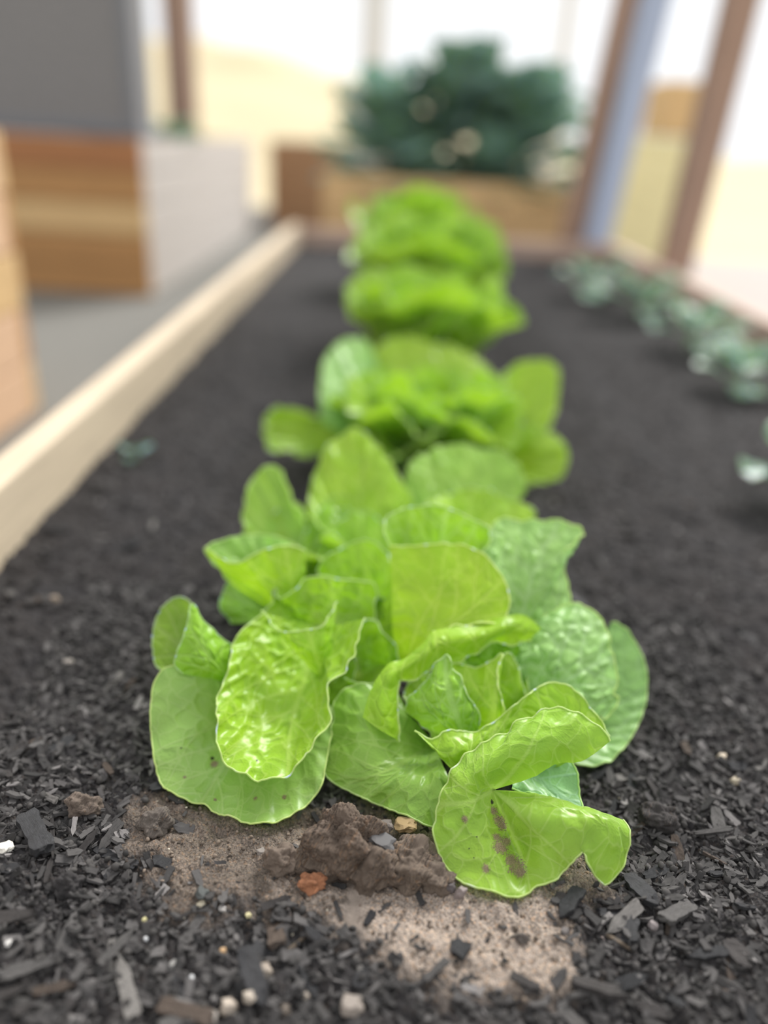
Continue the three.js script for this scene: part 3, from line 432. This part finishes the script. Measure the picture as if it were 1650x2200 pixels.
const BED = { x0: -0.362, x1: 0.872, z0: 0.22, z1: -3.2 };
{
  const zs = [BED.z0]; for (let z = BED.z0; z > BED.z1;) { z -= z > -0.1 ? 0.012 : z > -0.62 ? 0.0024 : 0.0024 + 0.011 * (-0.62 - z); zs.push(Math.max(z, BED.z1)); }
  const xs = []; for (let x = BED.x0; x < BED.x1;) { xs.push(x); x += x > -0.32 && x < 0.36 ? 0.0026 : 0.005; } xs.push(BED.x1);
  const nx = xs.length, nz = zs.length, pos = new Float32Array(nx * nz * 3), uv = new Float32Array(nx * nz * 2), col = new Float32Array(nx * nz * 3), idx = [];
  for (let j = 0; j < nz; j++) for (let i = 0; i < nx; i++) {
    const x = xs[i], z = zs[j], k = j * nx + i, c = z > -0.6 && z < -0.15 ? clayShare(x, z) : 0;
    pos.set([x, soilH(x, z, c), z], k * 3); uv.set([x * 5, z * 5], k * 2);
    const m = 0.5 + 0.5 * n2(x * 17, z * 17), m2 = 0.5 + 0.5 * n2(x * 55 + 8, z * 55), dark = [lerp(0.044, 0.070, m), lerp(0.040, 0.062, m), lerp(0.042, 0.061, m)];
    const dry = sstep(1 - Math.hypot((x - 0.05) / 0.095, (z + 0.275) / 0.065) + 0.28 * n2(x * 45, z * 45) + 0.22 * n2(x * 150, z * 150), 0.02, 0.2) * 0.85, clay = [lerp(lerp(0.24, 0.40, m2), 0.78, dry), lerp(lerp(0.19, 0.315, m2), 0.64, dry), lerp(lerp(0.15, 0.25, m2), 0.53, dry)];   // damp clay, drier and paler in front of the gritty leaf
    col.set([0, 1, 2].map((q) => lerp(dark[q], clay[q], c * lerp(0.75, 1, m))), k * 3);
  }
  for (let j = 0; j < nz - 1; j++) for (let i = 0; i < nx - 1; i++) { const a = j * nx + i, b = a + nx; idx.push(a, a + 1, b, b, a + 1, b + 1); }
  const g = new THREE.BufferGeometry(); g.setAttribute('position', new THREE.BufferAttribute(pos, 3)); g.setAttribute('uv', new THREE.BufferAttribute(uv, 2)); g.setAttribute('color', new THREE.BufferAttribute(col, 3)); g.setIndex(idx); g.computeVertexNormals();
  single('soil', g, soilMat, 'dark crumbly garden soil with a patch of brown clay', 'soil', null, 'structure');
}
const GROUND = -0.35;
const dryMap = dataTex(512, 512, (i, j) => { const e = Math.min(1, Math.min(i, 512 - i, j, 512 - j) / 30), v = 0.8 + e * (0.12 * n2(i * 0.05, j * 0.05) + 0.1 * n2(i * 0.2, j * 0.2)); return [v, v, v * 0.97]; });
const paveMat = new THREE.MeshStandardMaterial({ map: dryMap, color: lin(0.50, 0.44, 0.42), roughness: 0.9 });
const fieldMat = new THREE.MeshStandardMaterial({ map: dryMap, color: lin(0.72, 0.61, 0.40), roughness: 1 });
function slab(name, x0, x1, z0, z1, y, t, mat, label) {
  const g = new THREE.BoxGeometry(x1 - x0, t, z0 - z1); const p = g.attributes.position, u = g.attributes.uv; g.translate((x0 + x1) / 2, y - t / 2, (z0 + z1) / 2);
  for (let i = 0; i < p.count; i++) u.setXY(i, p.getX(i), p.getZ(i) + p.getY(i));
  return single(name, g, mat, label, 'ground', null, 'structure');
}
slab('paving', -5, -0.41, 3, -9, GROUND, 0.1, new THREE.MeshStandardMaterial({ map: dryMap, color: lin(0.20, 0.195, 0.18), roughness: 0.9 }), 'concrete paving between the bed and the planters, darkened in its colour to stand for shade');  // same concrete with the shade between planters and bed painted in
slab('paving', -0.405, 3.2, 3, -6.7, GROUND, 0.1, paveMat, 'pale pinkish concrete around the far end of the bed');
slab('dry_field', -60, 60, 40, -90, GROUND - 0.02, 0.5, fieldMat, 'flat field of dry straw coloured grass');
{ // a low straw-coloured bank behind the planters
  const g = new THREE.PlaneGeometry(70, 12, 160, 40); g.rotateX(-Math.PI / 2); const p = g.attributes.position, u = g.attributes.uv;
  for (let i = 0; i < p.count; i++) { const x = p.getX(i), z = p.getZ(i), r = (0.30 + 0.70 * Math.max(0, 1 - ((x + 8.5) / 13) ** 2)) * sstep(-z, -6, 5.5); p.setY(i, 2.7 * r * (1 + 0.12 * n2(x * 0.3, z * 0.3)) - 0.04); u.setXY(i, x * 0.6, z * 0.6); }
  g.translate(0, GROUND, -16); g.computeVertexNormals();
  single('grass_bank', g, fieldMat, 'low bank of dry straw coloured grass behind the planters', 'bank', null, 'structure');
}

// ---------------------------------------------------------------- timber
const woodMap = dataTex(512, 512, (i, j) => { const y = j / 512, x = i / 512, e = Math.min(1, Math.min(i, 512 - i, j, 512 - j) / 16), v = 0.80 + e * (0.10 * n2(x * 5, y * 70) + 0.07 * n2(x * 14, y * 190) + 0.05 * n2(x * 3 + 4, y * 8)); return [v, v * 0.98, v * 0.94]; });
const wood = (r, g, b) => new THREE.MeshStandardMaterial({ map: woodMap, color: lin(r, g, b), roughness: 0.8, bumpMap: woodMap, bumpScale: 0.0006 });
const W = { pale: wood(0.74, 0.62, 0.47), peach: wood(0.80, 0.55, 0.37), orange: wood(0.52, 0.285, 0.115), brown: wood(0.40, 0.235, 0.125), rust: wood(0.44, 0.20, 0.085), gold: wood(0.76, 0.53, 0.27), white: wood(0.60, 0.57, 0.555), post: wood(0.40, 0.27, 0.21), pink: wood(0.62, 0.46, 0.38) };
function plank(len, h, t, axis = 'x') {                               // a board with softened edges and grain along its length, uv in metres
  const g = new RoundedBoxGeometry(len, h, t, 2, Math.min(h, t) * 0.12), p = g.attributes.position, u = g.attributes.uv, o = rr(0, 3);
  for (let i = 0; i < p.count; i++) u.setXY(i, p.getX(i) * 0.8 + o, (p.getY(i) + p.getZ(i)) * 3 + o * 2);
  if (axis === 'z') g.rotateY(Math.PI / 2); if (axis === 'y') g.rotateZ(Math.PI / 2);
  return g;
}
{
  const f = thing('raised_bed_frame', 'pale timber frame of the raised bed holding the lettuces', 'bed frame', [0, GROUND, 0]);
  const top = 0.07 - GROUND, mid = (0.07 + GROUND) / 2 - GROUND;
  part('long_board', plank(3.5, top, 0.038, 'z'), W.pale, f, [-0.381, mid, -1.48]).userData.label = 'pale sunlit long board of the frame';
  part('long_board', plank(3.5, top - 0.01, 0.045, 'z'), W.pink, f, [0.896, mid - 0.005, -1.48]);
  part('end_board', plank(1.32, top - 0.01, 0.045, 'x'), W.pink, f, [0.255, mid - 0.005, -3.225]);
  part('end_board', plank(1.32, top - 0.01, 0.045, 'x'), W.pale, f, [0.255, mid - 0.005, 0.245]);
}
// a box planter made of stacked planks with corner posts and soil
function planter(name, label, x0, x1, z0, z1, top, rows, front, side, soilCol = 0.05) {
  const cx = (x0 + x1) / 2, cz = (z0 + z1) / 2, p = thing(name, label, 'planter', [cx, GROUND, cz], 'timber planters around the bed'), H = top - GROUND, h = H / rows, w = x1 - x0, d = z0 - z1;
  for (let k = 0; k < rows; k++) {
    const y = (k + 0.5) * h;
    part('plank', plank(w, h - 0.006, 0.035), front[k % front.length], p, [0, y, d / 2]);
    part('plank', plank(w, h - 0.006, 0.035), front[(k + 1) % front.length], p, [0, y, -d / 2]);
    part('plank', plank(d - 0.036, h - 0.006, 0.035, 'z'), side[k % side.length], p, [w / 2 - 0.0175, y, 0]);
    part('plank', plank(d - 0.036, h - 0.006, 0.035, 'z'), side[(k + 1) % side.length], p, [-w / 2 + 0.0175, y, 0]);
  }
  for (const sx of [-1, 1]) for (const sz of [-1, 1]) part('corner_post', plank(H - 0.02, 0.05, 0.05, 'y'), W.brown, p, [sx * (w / 2 - 0.062), H / 2, sz * (d / 2 - 0.045)]);
  const sg = new THREE.BoxGeometry(w - 0.08, 0.1, d - 0.08); part('planter_soil', sg, new THREE.MeshStandardMaterial({ color: lin(soilCol, soilCol * 0.9, soilCol * 0.8), roughness: 1 }), p, [0, H - 0.09, 0]);
  return p;
}
planter('planter_box', 'peach timber planter nearest the pale bed board', -1.95, -0.965, 0.4, -2.05, 0.36, 5, [W.orange, W.gold], [W.peach, W.peach, W.gold]);
planter('planter_box', 'orange plank planter carrying the tall grey box', -2.3, -1.13, -3.75, -6.6, 0.33, 5, [W.orange, W.orange, W.gold, W.orange, W.rust], [W.white, W.white]);
planter('planter_box', 'small brown planter behind the whitish planter side', -1.06, -0.42, -7.1, -8.2, 0.33, 4, [W.brown], [W.brown]);
planter('planter_box', 'golden plank planter full of blue green kale', -0.30, 0.80, -3.52, -4.35, 0.25, 4, [W.brown, W.orange, W.gold, W.gold], [W.gold]);
{
  const b = thing('grey_bin', 'tall grey box standing on the orange planter', 'bin', [-1.565, 0.33, -3.99]);
  const m = new THREE.MeshStandardMaterial({ map: dryMap, color: lin(0.24, 0.235, 0.245), roughness: 0.7 }), m2 = new THREE.MeshStandardMaterial({ color: lin(0.16, 0.17, 0.19), roughness: 0.6 });
  part('body', new RoundedBoxGeometry(0.80, 1.0, 0.28, 3, 0.02), m, b, [0, 0.52, 0]);
  part('foot_rail', new RoundedBoxGeometry(0.84, 0.05, 0.32, 2, 0.01), m2, b, [0, 0.025, 0]);
  for (const s of [-1, 1]) part('corner_strip', new RoundedBoxGeometry(0.05, 1.0, 0.03, 2, 0.008), m2, b, [s * 0.385, 0.52, 0.145]);
  part('lid', new RoundedBoxGeometry(0.86, 0.05, 0.34, 2, 0.015), m2, b, [0, 1.045, 0]);
}
function post(name, label, x, z, y0, h, w, mat, lean = 0, cat = 'post') {
  const g = thing(name, label, cat, [x, y0, z]); g.rotation.z = lean;
  part('shaft', plank(h, w, w, 'y'), mat, g, [0, h / 2, 0]);
  part('cap', new RoundedBoxGeometry(w * 1.15, 0.03, w * 1.15, 2, 0.006), mat, g, [0, h + 0.015, 0]);
  return g;
}
post('wooden_post', 'brown wooden post rising behind the tall grey box', -1.36, -5.45, 0.24, 1.6, 0.17, W.post);
post('wooden_post', 'brown wooden post against the blue grey steel post', 0.69, -3.32, GROUND, 2.6, 0.075, W.post, -0.085);
post('wooden_post', 'brown wooden post standing outside the far bed corner', 1.00, -2.86, GROUND, 2.6, 0.10, W.post, -0.035);
const steel = new THREE.MeshStandardMaterial({ color: lin(0.40, 0.48, 0.64), roughness: 0.45, metalness: 0.3 });
{
  const s = thing('steel_post', 'blue grey square steel post beside a brown post', 'post', [0.795, GROUND, -3.32]); s.rotation.z = -0.085;
  part('shaft', new RoundedBoxGeometry(0.105, 2.6, 0.105, 3, 0.012), steel, s, [0, 1.3, 0]);
  part('base_plate', new RoundedBoxGeometry(0.125, 0.015, 0.125, 2, 0.004), steel, s, [0, 0.0075, 0]);
  part('cap', new RoundedBoxGeometry(0.115, 0.02, 0.115, 2, 0.005), steel, s, [0, 2.61, 0]);
}
const greyPaint = new THREE.MeshStandardMaterial({ color: lin(0.70, 0.70, 0.69), roughness: 0.6 }), pinkPaint = new THREE.MeshStandardMaterial({ color: lin(0.62, 0.55, 0.52), roughness: 0.7 });
for (const [x, z, w, m, l] of [[-0.30, -9.5, 0.30, greyPaint, 'wide pale grey post far behind the kale'], [1.65, -9.2, 0.14, greyPaint, 'slim pale grey post behind the kale top'], [2.15, -8.6, 0.20, pinkPaint, 'pinkish beige post far behind the steel post']]) {
  const g = thing('pale_post', l, 'post', [x, GROUND, z], 'pale posts in the far field');
  part('shaft', new RoundedBoxGeometry(w, 4.2, w, 2, 0.02), m, g, [0, 2.1, 0]); part('base_plate', new RoundedBoxGeometry(w * 1.4, 0.04, w * 1.4, 2, 0.01), m, g, [0, 0.02, 0]);
}
{
  const yel = wood(0.92, 0.86, 0.50), b = thing('yellow_crate', 'pale yellow plank crate seen between the posts', 'crate', [1.70, GROUND, -5.6]);
  for (let k = 0; k < 6; k++) { part('plank', plank(0.5, 0.135, 0.03), yel, b, [0, 0.07 + k * 0.14, 0.25]); part('plank', plank(0.47, 0.135, 0.03, 'z'), yel, b, [-0.235, 0.07 + k * 0.14, 0]); part('plank', plank(0.47, 0.135, 0.03, 'z'), yel, b, [0.235, 0.07 + k * 0.14, 0]); part('plank', plank(0.5, 0.135, 0.03), yel, b, [0, 0.07 + k * 0.14, -0.25]); }
  part('bottom', plank(0.48, 0.03, 0.48), yel, b, [0, 0.04, 0]);
  const o = thing('orange_box', 'orange wooden box on top of the yellow crate', 'box', [1.85, GROUND + 0.85, -5.6]);
  for (let k = 0; k < 2; k++) for (const [dx, dz, ax] of [[0, 0.2, 'x'], [0, -0.2, 'x'], [-0.2, 0, 'z'], [0.2, 0, 'z']]) part('plank', plank(ax === 'x' ? 0.43 : 0.37, 0.15, 0.025, ax), W.gold, o, [dx, 0.08 + k * 0.155, dz]);
  part('bottom', plank(0.4, 0.02, 0.4), W.gold, o, [0, 0.012, 0]);
}

// ---------------------------------------------------------------- lettuces
const spokeVectors = (flat) => { const out = []; for (let i = 0; i < flat.length; i += 3) out.push(V(flat[i] / 1e4, flat[i + 1] / 1e4, flat[i + 2] / 1e4)); return out; };
function stem(parent, r, h) {
  const g = new THREE.LatheGeometry([[0.001, -0.02], [r * 0.8, -0.018], [r, 0], [r * 0.9, h * 0.5], [r * 0.55, h], [0.0005, h * 1.05]].map(([a, b]) => new THREE.Vector2(a, b)), 16);
  return part('stem', g, stalkMat, parent);
}
function rosette(parent, { n, len, wide, low = 0.25, high = 1.25, cup = 0.35, tint = [1, 1, 1], mat = leafMat.plain, azFrom = 0, azSpan = Math.PI * 2, turn = 2.4, nu = 48, nv = 20, wave = 0.14, blister = 1, scale = 1, inner = 0.55 }) {
  for (let k = 0; k < n; k++) {
    const f = n > 1 ? k / (n - 1) : 0, az = azSpan < 6.2 ? azFrom + azSpan * ((k * 0.618) % 1) : azFrom + k * turn, L = len * lerp(1, inner, f) * rr(0.88, 1.1), e0 = lerp(low + 0.5, high + 0.2, f), e1 = lerp(low - 0.15, high - 0.25, f) + rr(-0.15, 0.15);
    const s = growLeaf({ az: az + rr(-0.2, 0.2), len: L, wide: wide * rr(0.9, 1.1), e0, e1, cup: cup * rr(0.7, 1.3), wave, from: V(Math.sin(az) * 0.008, 0.004, Math.cos(az) * 0.008) });
    const t = rr(0.9, 1.08); part('leaf', leafGeometry(s, { nu, nv, tint: tint.map((c) => c * t), ruffle: 1.6 * scale, blister: blister * scale, seedAt: k + parent.id * 0.37, rim: 0.0005, scale: Math.max(1, L / 0.13) }), mat, parent);
  }
}
const LETTUCE = 'lettuces growing in one row down the bed';
const texOf = (o) => leafMat[o.tex] ?? leafMat.plain;
function measuredLettuce(key, label) {
  const d = PLANTS[key], g = thing('lettuce', label, 'lettuce', d.base, LETTUCE);
  stem(g, 0.012, 0.03);
  d.leaves.forEach((l, i) => {
    const sp = l.spokes.map(spokeVectors), shared = sp.every((s) => s[0].distanceTo(sp[0][0]) < 1e-5), big = key === 'A' || key === 'B';
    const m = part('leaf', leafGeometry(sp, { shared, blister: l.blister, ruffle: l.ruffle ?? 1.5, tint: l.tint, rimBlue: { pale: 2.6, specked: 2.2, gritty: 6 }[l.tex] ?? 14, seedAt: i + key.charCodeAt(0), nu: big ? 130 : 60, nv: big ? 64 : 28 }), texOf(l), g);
    if (shared) part('leaf_stalk', stalkTube(V(0, 0.012, 0), sp[0][0], 0.0045, 0.0022, -0.004), stalkMat, m);
  });
  return g;
}
const lettuceB = measuredLettuce('B', 'front lettuce with an open heart and grit spots on its lowest leaf');
const lettuceA = measuredLettuce('A', 'front lettuce with a rounded brown-specked leaf lying on the clay');
const lettuceC = measuredLettuce('C', 'slightly blurred lettuce directly behind the front pair');
const lettuceD = measuredLettuce('D', 'blurred lettuce with one curled leaf reaching toward the pale board');
rosette(lettuceB, { n: 5, len: 0.085, wide: 0.5, azFrom: Math.PI - 1.1, azSpan: 2.2, low: 0.2, high: 0.8 });
rosette(lettuceA, { n: 5, len: 0.085, wide: 0.5, azFrom: Math.PI - 0.9, azSpan: 2.2, low: 0.2, high: 0.8 });
rosette(lettuceC, { n: 13, len: 0.115, wide: 0.5, low: 0.2, high: 1.1, wave: 0.22, blister: 1.6 });
rosette(lettuceD, { n: 22, len: 0.16, wide: 0.5, low: 0.35, high: 1.3, wave: 0.24, blister: 1.8, inner: 0.75 });
for (const [x, z, len, n, label] of [[0.06, -1.26, 0.22, 26, 'blurred lettuce fourth from the front of the row'], [0.085, -1.68, 0.27, 26, 'heavily blurred lettuce last but one in the row'], [0.075, -2.34, 0.29, 24, 'heavily blurred lettuce at the far end of the row']]) {
  const g = thing('lettuce', label, 'lettuce', [x, 0, z], LETTUCE); stem(g, 0.016, 0.04);
  rosette(g, { n, len, wide: 0.55, low: 0.62, high: 1.45, inner: 0.85, nu: 40, nv: 18, blister: 2, wave: 0.2 });
}

// ---------------------------------------------------------------- kale and seedlings
function stalkedPlant(name, label, category, pos, group, { n, len, wide, rise, tint, stemH = 0.02, stemR = 0.006, low = 0.4, high = 1.1, stalk = 0.35, mat = kaleMat, droop = 0.5, az0 = 0 }) {
  const g = thing(name, label, category, pos, group);
  part('stem', stalkTube(V(0, -0.02, 0), V(0.004, stemH + 0.01, 0), stemR * 1.2, stemR), kaleStalkMat, g);
  for (let k = 0; k < n; k++) {
    const f = n > 1 ? k / (n - 1) : 0.5, az = az0 + k * 2.4 + rr(-0.3, 0.3), e0 = lerp(low, high, f), L = len * rr(0.8, 1.12) * lerp(1, 0.75, f), from = V(0, stemH * lerp(0.1, 1, f), 0);
    const s = growLeaf({ az, len: L, wide: wide * rr(0.85, 1.1), e0: e0 + 0.25, e1: e0 - droop, cup: 0.15, wave: 0.1, from, stalk }), t = rr(0.75, 1.2);
    const m = part('leaf', leafGeometry(s, { nu: 34, nv: 14, tint: tint.map((c) => c * t), ruffle: 2, blister: 1.5, seedAt: k + g.id, rim: 0, scale: Math.max(1, L / 0.13) }), mat, g);
    part('leaf_stalk', stalkTube(from, s[0][0], stemR * 0.6, stemR * 0.4, -0.01), kaleStalkMat, m);
  }
  return g;
}
for (const [x, z, n, h, len, label] of [[-0.04, -3.85, 28, 0.22, 0.40, 'blue green kale at the grey post end of the golden planter'], [0.27, -3.95, 36, 0.38, 0.42, 'tallest blue green kale in the middle of the golden planter'], [0.58, -3.85, 30, 0.28, 0.40, 'blue green kale at the steel post end of the golden planter'], [0.10, -3.70, 20, 0.06, 0.26, 'low blue green kale at the planter front, nearer the pale board'], [0.44, -3.70, 20, 0.08, 0.26, 'low blue green kale at the planter front, nearer the steel post']])
  stalkedPlant('kale', label, 'kale', [x, 0.20, z], 'kale plants in the golden planter', { n, len, wide: 0.55, tint: [0.60, 0.60, 7.5], stemH: h, stemR: 0.014, low: -0.1, high: 1.3, stalk: 0.15 });
for (const [x, z, n, len, label, y = 0] of [[0.62, -2.38, 7, 0.16, 'bluish seedling nearest the steel post'], [0.68, -2.10, 8, 0.17, 'bluish seedling second from the steel post'], [0.69, -1.75, 8, 0.16, 'bluish seedling third from the steel post'], [0.67, -1.42, 7, 0.13, 'bluish seedling fourth from the steel post'], [0.545, -0.90, 7, 0.14, 'bluish seedling with one pale leaf entering at the picture edge'], [-0.315, -0.92, 4, 0.03, 'tiny pale seedling beside the pale board'], [-1.24, -4.75, 12, 0.22, 'small green plant growing beside the brown post', 0.28]])
  stalkedPlant('seedling', label, 'seedling', [x, y, z], 'seedlings along the bed edges', { n, len, wide: 0.42, tint: [0.62, 0.62, 6.5], stemH: len * 0.18, stemR: Math.min(0.005, len * 0.03), low: 0.3, high: 1.0, stalk: 0.3, droop: 0.6 });

// ---------------------------------------------------------------- bark, stones, clods
const roughen = (g, amp, f, s) => { const p = g.attributes.position; for (let i = 0; i < p.count; i++) { const x = p.getX(i), y = p.getY(i), z = p.getZ(i), k = 1 + amp * n3(x * f + s, y * f, z * f) + amp * 0.5 * n3(x * f * 2.3, y * f * 2.3 + s, z * f * 2.3); p.setXYZ(i, x * k, y * k, z * k); } return g; };
function barkGeometry(s) {                                            // unit length along x
  const g0 = new THREE.BoxGeometry(1, 0.5, 1, 9, 2, 4), p = g0.attributes.position;
  for (let i = 0; i < p.count; i++) {
    const x = p.getX(i), y = p.getY(i), z = p.getZ(i), taper = 1 - 0.55 * Math.abs(2 * x + 0.25 * Math.sin(s)) ** 3 * (0.6 + 0.4 * Math.sin(s * 3 + Math.sign(x)));
    const groove = 0.16 * n2(z * 5 + s, x * 0.8) + 0.10 * n3(x * 5, y * 5, z * 5 + s);
    p.setXYZ(i, x * (1 + 0.10 * n2(z * 4 + s * 2, y * 4)), y * (0.8 + groove) + 0.06 * Math.sin(x * 3 + s) + groove * 0.3, z * taper * (1 + 0.25 * n2(x * 3 + s, 4)));
  }
  const g = g0.toNonIndexed(); g.computeVertexNormals(); return g;
}
const barkGeo = [1, 2, 3, 4, 5, 6].map((k) => barkGeometry(k * 1.7));
const barkMap = dataTex(256, 256, (i, j) => { const v = 0.6 + 0.22 * n2(i * 0.012, j * 0.16) + 0.16 * n2(i * 0.05, j * 0.45) + 0.1 * n2(i * 0.2, j * 0.2); return [v, v * 0.99, v * 0.98]; });
const tone = (r, g, b, ro = 0.8) => new THREE.MeshStandardMaterial({ map: barkMap, color: lin(r, g, b), roughness: ro, bumpMap: barkMap, bumpScale: 0.0006 });
const barkTone = { black: tone(0.045, 0.045, 0.05, 0.6), dark: tone(0.085, 0.075, 0.072), grey: tone(0.17, 0.16, 0.155), brown: tone(0.15, 0.11, 0.085), pale: tone(0.34, 0.32, 0.30), tan: tone(0.36, 0.28, 0.20) };
const tones = Object.values(barkTone);
for (const [x, z, a, L, w, t, label] of BARK) {
  const m = single('bark_chip', barkGeo[Math.floor(rnd() * 6)], barkTone[t], label, 'bark', 'bark pieces in the mulch');
  m.scale.set(L, Math.max(0.004, w * 0.9), w); m.rotation.set(rr(-0.15, 0.15), a, rr(-0.08, 0.12), 'YXZ'); m.position.set(x, soilH(x, z) + w * 0.18, z);
}
const inView = (x, z) => { const v = V(x, 0, z).project(camera); return Math.abs(v.x) < 1.03 && v.y > -1.05 && v.y < 1; };
camera.updateMatrixWorld(true); camera.updateProjectionMatrix();
for (let k = 0, tries = 0; k < 250 && tries < 6000; tries++) {
  const near = rnd() < 0.75, x = near ? rr(-0.24, 0.3) : rr(-0.34, 0.5), z = near ? rr(-0.2, -0.45) : rr(-0.4, -0.95);
  if (!inView(x, z) || (inClay(x, z) && rnd() < 0.93)) continue;
  const ti = [0, 1, 1, 1, 2, 2, 3, 0, 1, 4][Math.floor(rnd() * 10)];
  const m = single('bark_chip', barkGeo[k % 6], tones[ti], `small loose ${['charcoal black', 'dark brown black', 'weathered grey', 'warm brown', 'pale grey'][ti]} bark chip ${z > -0.3 ? 'in the near mulch' : x < 0.02 ? 'in the mulch toward the pale board' : 'in the mulch away from the pale board'}`, 'bark', 'small bark chips of the mulch');
  const L = rr(0.010, 0.024) * (z > -0.3 ? 1.2 : near ? 1 : 1.3), w = L * rr(0.14, 0.38); m.scale.set(L, Math.max(0.002, w * 0.7), w);
  m.rotation.set(rr(-0.5, 0.5), rr(0, 6.3), rr(-0.4, 0.4), 'YXZ'); m.position.set(x, soilH(x, z) + w * 0.2 + 0.001, z); k++;
}
const pebbleGeo = [1, 2, 3, 4, 5].map((s) => { let g = mergeVertices(new THREE.IcosahedronGeometry(0.5, s % 2 ? 2 : 3).deleteAttribute('uv').deleteAttribute('normal')); roughen(g, 0.3, 1.7, s * 9); const p = g.attributes.position; for (let i = 0; i < p.count; i++) p.setXYZ(i, clamp(p.getX(i), -0.42, 0.5), clamp(p.getY(i), -0.5, 0.36), p.getZ(i)); if (s % 2) g = g.toNonIndexed(); g.computeVertexNormals(); return g; });
for (const [x, z, w, h, c, label, y = soilH(x, z) + h * 0.28] of PEBBLES) {   // three rest on the clods at their own height
  const m = single('pebble', pebbleGeo[Math.floor(rnd() * 5)], new THREE.MeshStandardMaterial({ color: lin(...c), roughness: 0.75 }), label, 'stone', 'stones lying on the soil');
  m.scale.set(w, h, w * 0.8); m.rotation.set(rr(-0.3, 0.3), rr(-0.6, 0.6), rr(-0.3, 0.3)); m.position.set(x, y, z);
}
const clodMat = (c) => new THREE.MeshStandardMaterial({ map: soilMap, bumpMap: soilBump, bumpScale: 0.0015, color: lin(...c.map((v) => v * 2.2)), roughness: 1 });
CLODS.forEach(([x, z, w, h, d, c, label], q) => {
  const g = mergeVertices(new THREE.IcosahedronGeometry(0.5, w > 0.04 ? 42 : 16).deleteAttribute('uv').deleteAttribute('normal')), p = g.attributes.position, uv = new Float32Array(p.count * 2);
  for (let i = 0; i < p.count; i++) {
    const v = V(p.getX(i), p.getY(i), p.getZ(i)), s = q * 5.1; const k = 1 + 0.34 * n3(v.x * 1.7 + s, v.y * 1.7, v.z * 1.7) + 0.12 * n3(v.x * 3.6 + s, v.y * 3.6, v.z * 3.6) + 0.05 * n3(v.x * 7.5, v.y * 7.5 + s, v.z * 7.5) + 0.03 * (1 - 2 * Math.abs(n3(v.x * 13, v.y * 13 + s, v.z * 13))) + 0.02 * n3(v.x * 22, v.y * 22, v.z * 22 + s) + 0.010 * n3(v.x * 48, v.y * 48, v.z * 48);
    v.multiplyScalar(k); p.setXYZ(i, v.x * w, v.y * h, v.z * w * d); uv.set([(v.x * w + v.z * w * d * 0.6) * 6, (v.y * h + v.z * w * d * 0.5) * 6], i * 2);
  }
  g.setAttribute('uv', new THREE.BufferAttribute(uv, 2)); g.computeVertexNormals();
  const m = single('soil_clod', g, clodMat(c), label, 'soil clod', 'clods of soil on the clay'); m.position.set(x, soilH(x, z) + h * 0.24, z);
});
// crumbs of soil, splinters and grit too many to count
function litter(name, label, geo, count, place, mat) {
  const im = shade(new THREE.InstancedMesh(geo, mat, count)); im.name = name; const o = new THREE.Object3D(), c = new THREE.Color(); let n = 0;
  for (let t = 0; n < count && t < count * 6; t++) { const r = place(o, c); if (!r) continue; o.updateMatrix(); im.setMatrixAt(n, o.matrix); im.setColorAt(n, c); n++; }
  im.count = n; scene.add(im); return tag(im, label, 'mulch', null, 'stuff');
}
const grainMat = new THREE.MeshStandardMaterial({ roughness: 0.9 });
const spot = () => { const near = rnd() < 0.7; return near ? [rr(-0.26, 0.32), rr(-0.19, -0.62)] : [rr(-0.35, 0.7), rr(-0.5, -1.7)]; };
litter('fine_mulch', 'fine dark splinters and fibres of mulch covering the soil', barkGeo[2], 16000, (o, c) => {
  const [x, z] = spot(); if (!inView(x, z)) return false; const cl = inClay(x, z); if (cl && rnd() < 0.93) return false;
  const L = rr(0.003, 0.013), w = L * rr(0.15, 0.5); o.position.set(x, soilH(x, z) + 0.0008, z); o.rotation.set(rr(-0.7, 0.7), rr(0, 6.3), rr(-0.6, 0.6)); o.scale.set(L, w * 0.8, w);
  const v = rr(0.02, 0.085) * (rnd() < 0.08 ? 2.4 : 1); c.setRGB(v, v * 0.93, v * 0.9); return true;
}, grainMat);
const grit = mergeVertices(new THREE.IcosahedronGeometry(0.5, 1).deleteAttribute('uv').deleteAttribute('normal')); roughen(grit, 0.2, 2, 3); grit.computeVertexNormals();
litter('soil_crumbs', 'fine crumbs and sand grains scattered over soil and clay', grit, 9000, (o, c) => {
  const [x, z] = spot(); if (!inView(x, z)) return false; const cl = inClay(x, z), s = cl ? rr(0.0006, 0.0028) : rr(0.001, 0.005);
  o.position.set(x, soilH(x, z) + s * 0.2, z); o.rotation.set(rr(0, 6), rr(0, 6), rr(0, 6)); o.scale.set(s, s * rr(0.6, 1), s * rr(0.7, 1.2));
  const v = cl ? rr(0.09, 0.22) : rr(0.02, 0.07); if (rnd() < 0.04 && s < 0.0017) c.setRGB(0.5, 0.45, 0.36); else c.setRGB(v, v * (cl ? 0.78 : 0.92), v * (cl ? 0.6 : 0.87)); return true;
}, grainMat);

renderer.render(scene, camera);
